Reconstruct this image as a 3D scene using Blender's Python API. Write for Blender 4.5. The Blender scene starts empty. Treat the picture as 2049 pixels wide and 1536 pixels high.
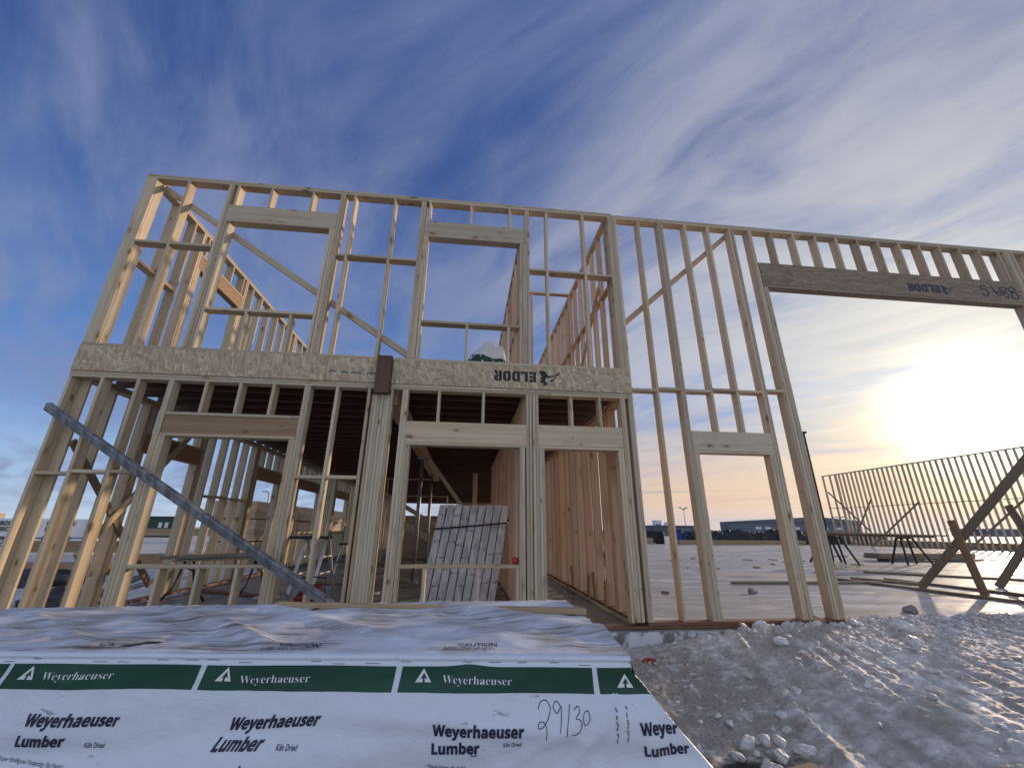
import bpy, bmesh, math, random
from mathutils import Vector, Matrix, noise
S = bpy.context.scene
COL = S.collection
RND = random.Random(7)
R = math.radians

# ------------------------------------------------------------------ camera
cam = bpy.data.objects.new("camera", bpy.data.cameras.new("camera"))
COL.objects.link(cam)
cam.data.sensor_width = 36.0
cam.data.lens = 14.377
cam.data.clip_start = 0.05
cam.data.clip_end = 8000.0
_m = [[0.994039, -0.043093, 0.100144], [-0.108787, -0.331673, 0.937101], [0.007167, 0.94241, 0.334384]]
cam.matrix_world = Matrix.Translation((0.0, -5.25, 1.0579)) @ Matrix(
    [[_m[i][0], _m[i][1], -_m[i][2]] for i in range(3)]).to_4x4()
S.camera = cam

# ------------------------------------------------------------------ world, sun, exposure
SUN_AZ, SUN_EL = R(55.9), R(10.3)          # azimuth measured from +Y towards +X
SDIR = Vector((math.sin(SUN_AZ) * math.cos(SUN_EL), math.cos(SUN_AZ) * math.cos(SUN_EL), math.sin(SUN_EL)))
S.view_settings.view_transform = 'Standard'
S.view_settings.look = 'None'
S.view_settings.gamma = 1.0
S.view_settings.exposure = 0.0


class NG:
    """small helper that wires node graphs"""
    def __init__(self, tree):
        self.t = tree
        tree.nodes.clear()

    def n(self, kind, ins=None, **props):
        nd = self.t.nodes.new(kind)
        for k, v in props.items():
            setattr(nd, k, v)
        for k, v in (ins or {}).items():
            s = nd.inputs[k]
            if isinstance(v, bpy.types.NodeSocket):
                self.t.links.new(v, s)
            else:
                s.default_value = v
        return nd

    def m(self, op, a, b=None, c=None, clamp=False):
        ins = {0: a}
        if b is not None:
            ins[1] = b
        if c is not None:
            ins[2] = c
        return self.n('ShaderNodeMath', ins, operation=op, use_clamp=clamp).outputs[0]

    def v(self, op, a, b=None, out=0):
        ins = {0: a}
        if b is not None:
            ins[1] = b
        return self.n('ShaderNodeVectorMath', ins, operation=op).outputs[out]

    def mix(self, f, a, b, mode='MIX'):
        nd = self.t.nodes.new('ShaderNodeMix')
        nd.data_type = 'RGBA'
        nd.blend_type = mode
        nd.clamp_factor = True
        for s, v in ((nd.inputs[0], f), (nd.inputs[6], a), (nd.inputs[7], b)):
            if isinstance(v, bpy.types.NodeSocket):
                self.t.links.new(v, s)
            elif isinstance(v, tuple) and len(v) == 3:
                s.default_value = (*v, 1)
            else:
                s.default_value = v
        return nd.outputs[2]

    def step(self, x, lo, hi, a=0.0, b=1.0):
        return self.n('ShaderNodeMapRange', {0: x, 1: lo, 2: hi, 3: a, 4: b}, interpolation_type='SMOOTHSTEP').outputs[0]

    def noise(self, vec, scale, detail=3.0, rough=0.5, dist=0.0):
        return self.n('ShaderNodeTexNoise', {'Vector': vec, 'Scale': scale, 'Detail': detail, 'Roughness': rough, 'Distortion': dist}).outputs[0]

    def mul(self, vec, xyz):
        return self.v('MULTIPLY', vec, xyz)


def build_world():
    w = bpy.data.worlds.new("World")
    S.world = w
    w.use_nodes = True
    g = NG(w.node_tree)
    d = g.v('NORMALIZE', g.n('ShaderNodeTexCoord').outputs['Generated'])
    sep = g.n('ShaderNodeSeparateXYZ', {0: d})
    z = sep.outputs[2]
    zc = g.m('MAXIMUM', z, 0.0)
    sd = g.v('DOT_PRODUCT', d, tuple(SDIR), out=1)
    sd0 = g.m('MAXIMUM', sd, 0.0)
    sky = g.n('ShaderNodeTexSky', sky_type='NISHITA')
    sky.sun_disc = False
    sky.sun_elevation = SUN_EL
    sky.sun_rotation = SUN_AZ
    sky.air_density = 1.0
    sky.dust_density = 0.4
    sky.ozone_density = 2.5
    K = 10.0                                  # colours below are written for strength 1
    base = g.mix(1.0, sky.outputs[0], (SKY_T[0], SKY_T[1], SKY_T[2]), 'MULTIPLY')
    # deep blue overhead away from the sun
    blue = g.mix(g.step(zc, 0.0, 0.75), (0.17 * K, 0.36 * K, 0.76 * K), (0.048 * K, 0.100 * K, 0.30 * K))
    base = g.mix(0.82, base, blue)
    # horizon band: pale away from the sun, peach towards it
    away = g.step(sd, 0.25, 0.95)
    hz = g.mix(away, (0.50 * K, 0.66 * K, 0.84 * K), (0.92 * K, 0.54 * K, 0.31 * K))
    base = g.mix(g.step(z, 0.26, 0.0, 0.0, 0.9), base, hz)
    # thin streaked cirrus, parallel in the world so that it fans out in perspective
    den = g.m('ADD', zc, 0.10)
    px = g.m('DIVIDE', sep.outputs[0], den)
    py = g.m('DIVIDE', sep.outputs[1], den)
    pl = g.n('ShaderNodeCombineXYZ', {0: px, 1: py, 2: 0.0}).outputs[0]
    rot = g.n('ShaderNodeVectorRotate', {'Vector': pl, 'Angle': CLOUD_ROT}, rotation_type='Z_AXIS').outputs[0]
    warp = g.n('ShaderNodeTexNoise', {'Vector': rot, 'Scale': 0.7, 'Detail': 2.0}).outputs[1]
    rw = g.v('ADD', rot, g.v('MULTIPLY', g.v('SUBTRACT', warp, (0.5, 0.5, 0.5)), (0.9, 0.9, 0.0)))
    n1 = g.noise(g.v('ADD', g.mul(rw, (0.50, 1.15, 1.0)), (CLOUD_OFF, 1.7, 0.0)), 0.9, 6.0, 0.52)
    n2 = g.noise(g.mul(rw, (0.75, 2.0, 1.0)), 1.5, 5.0, 0.52, 0.3)
    n3 = g.noise(g.mul(rw, (1.1, 3.4, 1.0)), 2.8, 5.0, 0.55, 0.4)
    cl = g.m('ADD', g.m('MULTIPLY', n1, 0.46), g.m('ADD', g.m('MULTIPLY', n2, 0.36), g.m('MULTIPLY', n3, 0.18)))
    thick = g.m('ADD', cl, g.m('MULTIPLY', g.step(sd, 0.4, 0.98), 0.08))
    mask = g.m('MULTIPLY', g.step(thick, 0.40, 0.64), 0.86)
    ccol = g.mix(g.step(sd, 0.48, 0.99), (0.225 * K, 0.275 * K, 0.46 * K), (0.54 * K, 0.555 * K, 0.60 * K))
    low = g.m('MULTIPLY', g.step(z, 0.30, 0.03), g.step(sd, 0.40, 0.92))
    ccol = g.mix(low, ccol, (0.80 * K, 0.60 * K, 0.42 * K))
    col = g.mix(mask, base, ccol)
    # bands of darker cloud low in the west
    band = g.noise(g.n('ShaderNodeCombineXYZ', {0: g.m('MULTIPLY', px, 0.25), 1: g.m('MULTIPLY', z, 34.0), 2: 0.0}).outputs[0], 1.0, 4.0, 0.6, 0.6)
    bm = g.m('MULTIPLY', g.m('MULTIPLY', g.step(band, 0.46, 0.66), g.step(z, 0.34, 0.10)), g.step(sd, 0.5, 0.85))
    col = g.mix(g.m('MULTIPLY', bm, 0.8), col, (0.44 * K, 0.42 * K, 0.46 * K))
    haze = g.m('MULTIPLY', g.step(z, 0.075, 0.0), 0.75)
    col = g.mix(haze, col, g.mix(away, (0.55 * K, 0.66 * K, 0.80 * K), (0.60 * K, 0.55 * K, 0.60 * K)))
    # unseen sky behind the camera, brightened as added fill light for the wall fronts
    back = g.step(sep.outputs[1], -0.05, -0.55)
    col = g.mix(g.m('MULTIPLY', back, 0.85), col, (BACK_FILL[0] * K, BACK_FILL[1] * K, BACK_FILL[2] * K))
    # aureole of the veiled sun
    veil = g.m('MULTIPLY_ADD', g.m('ADD', g.m('MULTIPLY', n2, 0.5), g.m('MULTIPLY', band, 0.5)), 3.0, -0.45)
    p1 = g.m('MULTIPLY', g.m('MULTIPLY', g.m('POWER', sd0, 420.0), 3.2 * K), g.m('MAXIMUM', veil, 0.25))
    p2 = g.m('MULTIPLY', g.m('MULTIPLY', g.m('POWER', sd0, 38.0), 0.46 * K), g.m('MAXIMUM', veil, 0.3))
    p3 = g.m('MULTIPLY', g.m('POWER', sd0, 8.0), 0.12 * K)
    glow = g.mix(1.0, g.n('ShaderNodeCombineXYZ', {0: p1, 1: p1, 2: g.m('MULTIPLY', p1, 0.82)}).outputs[0],
                 g.n('ShaderNodeCombineXYZ', {0: p2, 1: g.m('MULTIPLY', p2, 0.80), 2: g.m('MULTIPLY', p2, 0.34)}).outputs[0], 'ADD')
    glow = g.mix(1.0, glow, g.n('ShaderNodeCombineXYZ', {0: p3, 1: g.m('MULTIPLY', p3, 0.9), 2: g.m('MULTIPLY', p3, 0.7)}).outputs[0], 'ADD')
    col = g.mix(1.0, col, glow, 'ADD')
    bg = g.n('ShaderNodeBackground', {'Color': col, 'Strength': 0.1})
    out = g.n('ShaderNodeOutputWorld')
    g.t.links.new(bg.outputs[0], out.inputs[0])


CLOUD_OFF = 3.1
SKY_T = (0.55, 0.75, 1.25)
CLOUD_ROT = R(-128.0)
BACK_FILL = (0.62, 0.70, 0.86)
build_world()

sun = bpy.data.objects.new("sun", bpy.data.lights.new("sun", 'SUN'))
sun.data.energy = 3.0
sun.data.angle = R(1.0)
sun.data.color = (1.0, 0.76, 0.55)
sun.rotation_euler = (-SDIR).to_track_quat('-Z', 'Y').to_euler()
COL.objects.link(sun)


# ------------------------------------------------------------------ materials
def material(name, fn):
    m = bpy.data.materials.new(name)
    m.use_nodes = True
    g = NG(m.node_tree)
    col, rough, bump, extra = fn(g)
    p = g.n('ShaderNodeBsdfPrincipled')
    for key, val in (('Base Color', col), ('Roughness', rough)):
        if isinstance(val, bpy.types.NodeSocket):
            g.t.links.new(val, p.inputs[key])
        else:
            p.inputs[key].default_value = (*val, 1) if isinstance(val, tuple) else val
    for k, val in (extra or {}).items():
        if isinstance(val, bpy.types.NodeSocket):
            g.t.links.new(val, p.inputs[k])
        else:
            p.inputs[k].default_value = val
    if bump is not None:
        b = g.n('ShaderNodeBump', {'Height': bump[0], 'Strength': bump[1], 'Distance': bump[2]})
        g.t.links.new(b.outputs[0], p.inputs['Normal'])
    o = g.n('ShaderNodeOutputMaterial')
    g.t.links.new(p.outputs[0], o.inputs[0])
    return m


def wood_fn(light, dark, knotty=1.0, stain=0.25, stain_col=(0.22, 0.15, 0.09)):
    def fn(g):
        tc = g.n('ShaderNodeTexCoord').outputs['Object']
        rnd = g.n('ShaderNodeObjectInfo').outputs['Random']
        off = g.n('ShaderNodeCombineXYZ', {0: g.m('MULTIPLY', rnd, 17.0), 1: g.m('MULTIPLY', rnd, 31.0), 2: g.m('MULTIPLY', rnd, 53.0)}).outputs[0]
        p = g.v('ADD', tc, off)
        # growth rings drawn out along the length of the board
        warp = g.noise(g.mul(p, (3.0, 3.0, 0.7)), 1.0, 2.0)
        ring = g.noise(g.mul(p, (26.0, 26.0, 0.55)), 1.0, 3.0, 0.6, 0.6)
        fine = g.noise(g.mul(p, (170.0, 170.0, 4.0)), 1.0, 2.0, 0.6)
        tone = g.m('ADD', g.m('MULTIPLY', ring, 0.75), g.m('MULTIPLY', fine, 0.25))
        c = g.mix(g.step(tone, 0.34, 0.66), light, dark)
        # every board has its own tone
        r2 = g.m('FRACT', g.m('MULTIPLY', rnd, 7.31))
        c = g.mix(g.m('MULTIPLY', r2, 0.55), c, g.mix(1.0, c, (0.86, 0.74, 0.58), 'MULTIPLY'))
        v3 = g.m('FRACT', g.m('MULTIPLY', rnd, 3.77))
        c = g.mix(1.0, c, g.n('ShaderNodeCombineColor', {0: g.m('MULTIPLY_ADD', v3, 0.36, 0.76), 1: g.m('MULTIPLY_ADD', v3, 0.36, 0.76), 2: g.m('MULTIPLY_ADD', v3, 0.36, 0.76)}).outputs[0], 'MULTIPLY')
        # knots
        vor = g.n('ShaderNodeTexVoronoi', {'Vector': g.v('ADD', g.mul(p, (8.0, 8.0, 3.6)), g.v('MULTIPLY', g.n('ShaderNodeTexNoise', {'Vector': p, 'Scale': 9.0}).outputs[1], (0.25, 0.25, 0.25))), 'Scale': 1.0})
        size = g.m('MULTIPLY', g.m('POWER', g.n('ShaderNodeSeparateColor', {0: vor.outputs['Color']}).outputs[0], 1.6), 0.16 * knotty)
        kd = g.m('DIVIDE', vor.outputs['Distance'], g.m('ADD', size, 0.001))
        c = g.mix(g.step(kd, 1.25, 0.55, 0.0, 0.9), c, (0.10, 0.05, 0.022))
        c = g.mix(g.step(kd, 2.8, 1.0, 0.0, 0.30), c, (0.34, 0.21, 0.10))
        v2 = g.n('ShaderNodeTexVoronoi', {'Vector': g.mul(p, (11.0, 11.0, 6.0)), 'Scale': 1.0})
        s2 = g.m('MULTIPLY', g.step(g.n('ShaderNodeSeparateColor', {0: v2.outputs['Color']}).outputs[1], 0.55, 0.95), 0.085)
        c = g.mix(g.step(g.m('DIVIDE', v2.outputs['Distance'], g.m('ADD', s2, 0.0005)), 1.3, 0.7, 0.0, 0.85), c, (0.06, 0.035, 0.02))
        # dirt and weather stain
        st = g.noise(g.mul(p, (2.2, 2.2, 0.8)), 1.4, 4.0, 0.65)
        c = g.mix(g.step(st, 0.52, 0.80, 0.0, stain), c, stain_col)
        c = g.mix(g.m('MULTIPLY', warp, 0.12), c, (0.45, 0.40, 0.28))
        return c, g.m('MULTIPLY_ADD', fine, 0.2, 0.55), (tone, 0.35, 0.004), {'Specular IOR Level': 0.28}
    return fn


M = {}
M['spf'] = material('spruce_lumber', wood_fn((0.66, 0.565, 0.42), (0.51, 0.42, 0.29), 1.5, 0.26))
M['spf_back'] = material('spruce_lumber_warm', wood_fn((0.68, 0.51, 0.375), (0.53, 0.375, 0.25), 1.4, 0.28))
M['weathered'] = material('weathered_lumber', wood_fn((0.36, 0.29, 0.205), (0.24, 0.18, 0.12), 1.0, 0.55, (0.12, 0.085, 0.06)))
M['grey_wood'] = material('grey_plank', wood_fn((0.34, 0.33, 0.31), (0.22, 0.21, 0.20), 0.7, 0.4, (0.13, 0.12, 0.11)))
M['header_brown'] = material('brown_header_lumber', wood_fn((0.42, 0.275, 0.16), (0.31, 0.19, 0.10), 1.6, 0.45, (0.20, 0.11, 0.055)))
M['treated'] = material('treated_plate', wood_fn((0.26, 0.115, 0.065), (0.17, 0.075, 0.045), 0.5, 0.4, (0.07, 0.04, 0.03)))
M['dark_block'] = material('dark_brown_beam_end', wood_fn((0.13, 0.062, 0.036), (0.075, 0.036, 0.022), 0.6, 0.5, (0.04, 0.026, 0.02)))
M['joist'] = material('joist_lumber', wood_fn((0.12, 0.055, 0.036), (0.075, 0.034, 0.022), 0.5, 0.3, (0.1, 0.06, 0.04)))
M['plank_tan'] = material('tan_lumber', wood_fn((0.50, 0.36, 0.22), (0.39, 0.27, 0.155), 0.5, 0.3))


def osb_fn(light=(0.60, 0.49, 0.325), dark=(0.36, 0.27, 0.165), angs=((6, 30, 0.17), (-24, 34, 0.16), (34, 30, 0.18), (78, 44, 0.25)), flake=(0.70, 0.59, 0.42)):
    def fn(g):
        tc = g.n('ShaderNodeTexCoord').outputs['Object']
        rnd = g.n('ShaderNodeObjectInfo').outputs['Random']
        p = g.v('ADD', tc, g.n('ShaderNodeCombineXYZ', {0: g.m('MULTIPLY', rnd, 13.0), 1: 0.0, 2: g.m('MULTIPLY', rnd, 29.0)}).outputs[0])
        wv = g.n('ShaderNodeTexNoise', {'Vector': p, 'Scale': 5.0, 'Detail': 2.0}).outputs[1]
        p = g.v('ADD', p, g.v('MULTIPLY', g.v('SUBTRACT', wv, (0.5, 0.5, 0.5)), (0.035, 0.035, 0.035)))
        acc = None
        for i, (ang, sc, sx) in enumerate(angs):
            # boards are modelled with their length on local Z
            vor = g.n('ShaderNodeTexVoronoi', {'Vector': g.mul(g.n('ShaderNodeVectorRotate', {'Vector': p, 'Angle': R(ang + 90)}, rotation_type='Y_AXIS').outputs[0], (sx, 1.0, 1.0)), 'Scale': float(sc), 'Randomness': 1.0})
            val = g.n('ShaderNodeSeparateColor', {0: vor.outputs['Color']}).outputs[i % 3]
            if acc is None:
                acc = val
            else:
                sel = g.m('GREATER_THAN', g.n('ShaderNodeSeparateColor', {0: vor.outputs['Color']}).outputs[(i + 1) % 3], 0.55)
                acc = g.m('ADD', g.m('MULTIPLY', acc, g.m('SUBTRACT', 1.0, sel)), g.m('MULTIPLY', val, sel))
        c = g.mix(acc, dark, light)
        c = g.mix(g.step(acc, 0.90, 0.97, 0.0, 0.7), c, flake)
        fib = g.noise(g.mul(p, (9.0, 9.0, 55.0) if False else (60.0, 60.0, 7.0)), 1.0, 4.0, 0.7, 1.5)
        c = g.mix(g.step(fib, 0.58, 0.74, 0.0, 0.5), c, tuple(x * 0.5 for x in dark))
        dirt = g.noise(p, 3.0, 4.0, 0.6)
        c = g.mix(g.step(dirt, 0.55, 0.8, 0.0, 0.35), c, (0.24, 0.19, 0.14))
        return c, 0.62, (acc, 0.4, 0.003), {'Specular IOR Level': 0.3}
    return fn


M['osb'] = material('osb_board', osb_fn())
M['lsl'] = material('strand_beam', osb_fn((0.33, 0.25, 0.17), (0.19, 0.137, 0.092), ((3, 40, 0.10), (-6, 48, 0.09), (8, 44, 0.10), (0, 60, 0.12)), (0.39, 0.30, 0.21)))
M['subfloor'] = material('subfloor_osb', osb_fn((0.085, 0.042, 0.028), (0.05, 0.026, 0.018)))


def plain(col, rough=0.6, metal=0.0, var=0.15, scale=6.0, bump=0.1):
    def fn(g):
        tc = g.n('ShaderNodeTexCoord').outputs['Object']
        n = g.noise(tc, scale, 4.0, 0.6)
        c = g.mix(g.step(n, 0.35, 0.7), tuple(max(0.0, x * (1 - var)) for x in col), tuple(min(1.0, x * (1 + var)) for x in col))
        return c, g.m('MULTIPLY_ADD', n, 0.2, rough - 0.1), (n, bump, 0.01), {'Metallic': metal}
    return fn


M['black'] = material('black_paint', plain((0.02, 0.02, 0.022), 0.5))
M['steel'] = material('galvanised_post', plain((0.30, 0.31, 0.32), 0.5, 0.6))
M['alu'] = material('aluminium', plain((0.62, 0.62, 0.62), 0.35, 0.7, 0.1))
M['red'] = material('red_plastic', plain((0.45, 0.02, 0.015), 0.45))
M['dark_red'] = material('red_machine_paint', plain((0.25, 0.015, 0.012), 0.45, 0.0, 0.4, 20.0))
M['ink_navy'] = material('navy_print', plain((0.018, 0.014, 0.055), 0.5, 0.0, 0.3, 30.0, 0.0))
M['ink_black'] = material('black_print', plain((0.012, 0.012, 0.016), 0.6, 0.0, 0.4, 40.0, 0.0))
M['ink_grey'] = material('faded_print', plain((0.12, 0.12, 0.15), 0.6, 0.0, 0.4, 40.0, 0.0))
M['ink_white'] = material('white_print', plain((0.78, 0.80, 0.82), 0.5, 0.0, 0.05, 30.0, 0.0))
M['green_band'] = material('green_print', plain((0.003, 0.058, 0.032), 0.5, 0.0, 0.15, 3.0, 0.02))
M['blue_panel'] = material('blue_panel', plain((0.02, 0.03, 0.22), 0.5))
M['white_panel'] = material('white_panel', plain((0.75, 0.75, 0.74), 0.5, 0.0, 0.05))
M['green_steel'] = material('green_container_paint', plain((0.018, 0.05, 0.036), 0.6, 0.0, 0.3))
M['cladding'] = material('grey_cladding', plain((0.13, 0.145, 0.165), 0.7, 0.0, 0.06, 0.3, 0.0))
M['cladding_dark'] = material('dark_grey_cladding', plain((0.09, 0.10, 0.12), 0.6, 0.0, 0.1, 0.5, 0.0))
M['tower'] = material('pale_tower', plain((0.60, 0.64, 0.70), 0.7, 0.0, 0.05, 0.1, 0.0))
M['window_dark'] = material('dark_window', plain((0.05, 0.06, 0.08), 0.2))
M['window_bright'] = material('pale_window', plain((0.62, 0.62, 0.62), 0.25))
M['debris'] = material('black_sheeting', plain((0.016, 0.017, 0.019), 0.6, 0.0, 0.8, 5.0, 0.6))
M['tarp_dark'] = material('dark_tarp', plain((0.04, 0.04, 0.042), 0.6, 0.0, 0.5, 5.0, 0.4))


def pole_fn(g):
    tc = g.n('ShaderNodeTexCoord').outputs['Object']
    n = g.noise(g.mul(tc, (14.0, 14.0, 5.0)), 1.0, 5.0, 0.65)
    c = g.mix(g.step(n, 0.32, 0.68), (0.12, 0.125, 0.135), (0.30, 0.31, 0.325))
    s = g.noise(g.mul(tc, (30.0, 30.0, 9.0)), 1.0, 3.0, 0.6)
    c = g.mix(g.step(s, 0.66, 0.74, 0.0, 0.7), c, (0.03, 0.03, 0.035))
    return c, 0.55, (n, 0.4, 0.01), {'Metallic': 0.35}


M['pole'] = material('grey_weathered_pole', pole_fn)


def wrap_fn(g):
    uv = g.n('ShaderNodeUVMap').outputs[0]            # metres along / across the sheet
    sep = g.n('ShaderNodeSeparateXYZ', {0: uv})
    v = sep.outputs[1]
    top = g.step(v, 0.0, -0.03)
    c = (0.70, 0.745, 0.82)
    weave = g.noise(g.mul(uv, (1.0, 1.0, 1.0)), 320.0, 2.0)
    base = g.mix(g.step(weave, 0.3, 0.7, 0.0, 0.25), c, (0.61, 0.66, 0.74))
    # footprints, board marks and grime on the top
    d1 = g.noise(g.mul(uv, (2.6, 6.0, 1.0)), 1.6, 6.0, 0.65, 0.8)
    d2 = g.noise(g.mul(uv, (1.0, 30.0, 1.0)), 1.5, 5.0, 0.7, 0.8)
    d3 = g.noise(uv, 1.7, 3.0, 0.5)
    grime = g.m('MULTIPLY', g.m('MULTIPLY', g.step(d1, 0.36, 0.58), g.step(d3, 0.40, 0.54)), top)
    base = g.mix(g.m('MULTIPLY', grime, 0.55), base, (0.34, 0.285, 0.225))
    streak = g.m('MULTIPLY', g.m('MULTIPLY', g.step(d2, 0.50, 0.61), top), g.step(d3, 0.38, 0.54))
    base = g.mix(g.m('MULTIPLY', streak, 0.85), base, (0.13, 0.095, 0.07))
    # scuffs on the front
    s1 = g.noise(g.mul(g.v('ADD', uv, (2.7, 5.1, 0.0)), (8.0, 22.0, 1.0)), 1.0, 4.0, 0.7, 0.5)
    s2 = g.noise(g.v('ADD', uv, (4.3, 2.1, 0.0)), 2.4, 2.0)
    scuff = g.m('MULTIPLY', g.step(s1, 0.62, 0.70), g.step(s2, 0.46, 0.60))
    base = g.mix(g.m('MULTIPLY', scuff, 0.7), base, (0.14, 0.145, 0.16))
    wr = g.noise(g.mul(uv, (1.0, 1.6, 1.0)), 6.0, 3.0, 0.5, 0.6)
    cre = g.noise(g.v('ADD', g.mul(uv, (5.0, 11.0, 1.0)), (7.0, 3.0, 0.0)), 1.0, 4.0, 0.5, 1.5)
    h = g.m('ADD', g.m('MULTIPLY', wr, 0.6), g.m('MULTIPLY', g.m('ABSOLUTE', g.m('SUBTRACT', cre, 0.5)), -0.9))
    return base, 0.42, (h, 0.45, 0.022), {'Specular IOR Level': 0.4}


M['wrap'] = material('white_woven_wrap', wrap_fn)


def bundle_wrap_fn(g):
    tc = g.n('ShaderNodeTexCoord').outputs['Object']
    rnd = g.n('ShaderNodeObjectInfo').outputs['Random']
    p = g.v('ADD', tc, g.n('ShaderNodeCombineXYZ', {0: g.m('MULTIPLY', rnd, 9.0), 1: 0.0, 2: 0.0}).outputs[0])
    n = g.noise(g.mul(p, (9.0, 9.0, 3.0)), 1.0, 5.0, 0.6, 1.0)
    c = g.mix(g.step(n, 0.3, 0.7), (0.42, 0.425, 0.44), (0.74, 0.745, 0.76))
    zz = g.n('ShaderNodeSeparateXYZ', {0: p}).outputs[2]
    bandz = g.step(g.m('ABSOLUTE', g.m('SUBTRACT', g.m('FRACT', g.m('MULTIPLY', g.m('ADD', zz, g.m('MULTIPLY', rnd, 0.3)), 2.6)), 0.5)), 0.06, 0.02)
    c = g.mix(g.m('MULTIPLY', bandz, g.step(g.noise(g.mul(p, (60.0, 60.0, 40.0)), 1.0, 2.0), 0.48, 0.56)), c, (0.16, 0.16, 0.2))
    m = g.noise(g.mul(p, (20.0, 20.0, 12.0)), 1.0, 3.0)
    c = g.mix(g.step(m, 0.66, 0.74, 0.0, 0.6), c, (0.15, 0.15, 0.17))
    return c, 0.4, (n, 0.6, 0.02), {}


M['bundle_wrap'] = material('silver_foil_wrap', bundle_wrap_fn)


def snow_fn(g):
    pos = g.n('ShaderNodeNewGeometry').outputs['Position']
    a = g.noise(pos, 0.85, 6.0, 0.62)
    b = g.noise(g.v('ADD', pos, (9.0, 4.0, 0.0)), 6.5, 5.0, 0.65)
    f = g.noise(pos, 42.0, 3.0, 0.6)
    x = g.n('ShaderNodeSeparateXYZ', {0: pos})
    # bare, trampled dirt next to the lumber pile
    d = g.v('LENGTH', g.mul(g.v('SUBTRACT', pos, (1.9, -1.15, 0.0)), (0.72, 0.42, 0.0)), None, 1)
    dirt = g.step(g.m('ADD', d, g.m('MULTIPLY', g.m('SUBTRACT', b, 0.5), 0.9)), 0.80, 0.30)
    snow = g.mix(g.step(b, 0.35, 0.70), (0.45, 0.405, 0.36), (0.80, 0.765, 0.725))
    snow = g.mix(g.step(a, 0.46, 0.66, 0.0, 0.75), snow, (0.33, 0.285, 0.235))
    soil = g.mix(g.step(f, 0.3, 0.7), (0.27, 0.225, 0.175), (0.44, 0.385, 0.325))
    soil = g.mix(g.step(a, 0.50, 0.66, 0.0, 0.8), soil, (0.58, 0.55, 0.52))
    soil = g.mix(g.step(b, 0.54, 0.68, 0.0, 0.8), soil, (0.62, 0.60, 0.58))
    c = g.mix(g.m('MULTIPLY', dirt, 0.9), snow, soil)
    e = g.v('LENGTH', g.mul(g.v('SUBTRACT', pos, (1.78, -2.25, 0.0)), (1.7, 3.6, 0.0)), None, 1)
    c = g.mix(g.step(g.m('ADD', e, g.m('MULTIPLY', g.m('SUBTRACT', b, 0.5), 1.4)), 0.85, 0.35), c, (0.045, 0.032, 0.025))
    spk = g.noise(g.v('ADD', pos, (3.0, 3.0, 3.0)), 23.0, 3.0, 0.7)
    c = g.mix(g.step(spk, 0.66, 0.75, 0.0, 0.5), c, (0.16, 0.125, 0.095))
    g2 = g.noise(pos, 95.0, 3.0, 0.65)
    h = g.m('ADD', g.m('MULTIPLY', b, 0.5), g.m('ADD', g.m('MULTIPLY', f, 0.35), g.m('MULTIPLY', g2, 0.15)))
    return c, 0.66, (h, 0.75, 0.03), {'Specular IOR Level': 0.35}


M['snow'] = material('trampled_snow', snow_fn)


def chunk_fn(g):
    tc = g.n('ShaderNodeTexCoord').outputs['Object']
    rnd = g.n('ShaderNodeObjectInfo').outputs['Random']
    n = g.noise(g.v('ADD', tc, g.n('ShaderNodeCombineXYZ', {0: g.m('MULTIPLY', rnd, 7.0), 1: 0.0, 2: 0.0}).outputs[0]), 22.0, 4.0, 0.6)
    c = g.mix(g.step(n, 0.35, 0.7), (0.60, 0.57, 0.54), (0.84, 0.835, 0.83))
    c = g.mix(g.m('MULTIPLY', rnd, 0.35), c, (0.44, 0.39, 0.33))
    return c, 0.5, (n, 0.6, 0.02), {'Subsurface Weight': 0.0}


M['chunk'] = material('dirty_snow_lump', chunk_fn)


def ice_fn(g):
    pos = g.n('ShaderNodeNewGeometry').outputs['Position']
    q = g.n('ShaderNodeVectorRotate', {'Vector': pos, 'Angle': R(8)}, rotation_type='Z_AXIS').outputs[0]
    a = g.noise(g.mul(q, (0.22, 1.1, 1.0)), 1.0, 6.0, 0.62, 0.5)
    b = g.noise(g.mul(q, (0.6, 3.4, 1.0)), 1.0, 5.0, 0.6, 0.8)
    f = g.noise(pos, 14.0, 4.0, 0.65)
    t = g.m('ADD', g.m('MULTIPLY', a, 0.6), g.m('MULTIPLY', b, 0.4))
    c = g.mix(g.step(t, 0.42, 0.52), (0.15, 0.135, 0.12), (0.33, 0.315, 0.295))
    c = g.mix(g.step(t, 0.515, 0.57), c, (0.62, 0.60, 0.585))
    c = g.mix(g.step(f, 0.62, 0.75, 0.0, 0.4), c, (0.17, 0.135, 0.10))
    r = g.m('ADD', g.step(t, 0.42, 0.58, 0.20, 0.72), g.m('MULTIPLY', f, 0.08))
    return c, r, (g.m('ADD', b, g.m('MULTIPLY', f, 0.3)), 0.22, 0.03), {'Specular IOR Level': 0.5}


M['ice'] = material('frozen_slab_ice', ice_fn)


def slab_fn(g):
    pos = g.n('ShaderNodeNewGeometry').outputs['Position']
    a = g.noise(pos, 1.1, 5.0, 0.6)
    b = g.noise(pos, 11.0, 4.0, 0.6)
    c = g.mix(g.step(a, 0.35, 0.65), (0.13, 0.12, 0.11), (0.27, 0.255, 0.235))
    c = g.mix(g.step(b, 0.58, 0.72, 0.0, 0.4), c, (0.10, 0.08, 0.065))
    zz = g.n('ShaderNodeSeparateXYZ', {0: pos}).outputs[2]
    fr = g.m('MULTIPLY', g.step(zz, -0.04, -0.06), g.step(g.noise(pos, 5.0, 5.0, 0.65), 0.40, 0.56))
    c = g.mix(fr, c, (0.66, 0.66, 0.67))
    return c, g.step(a, 0.35, 0.6, 0.25, 0.6), (b, 0.15, 0.01), {}


M['slab'] = material('wet_concrete', slab_fn)


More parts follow.
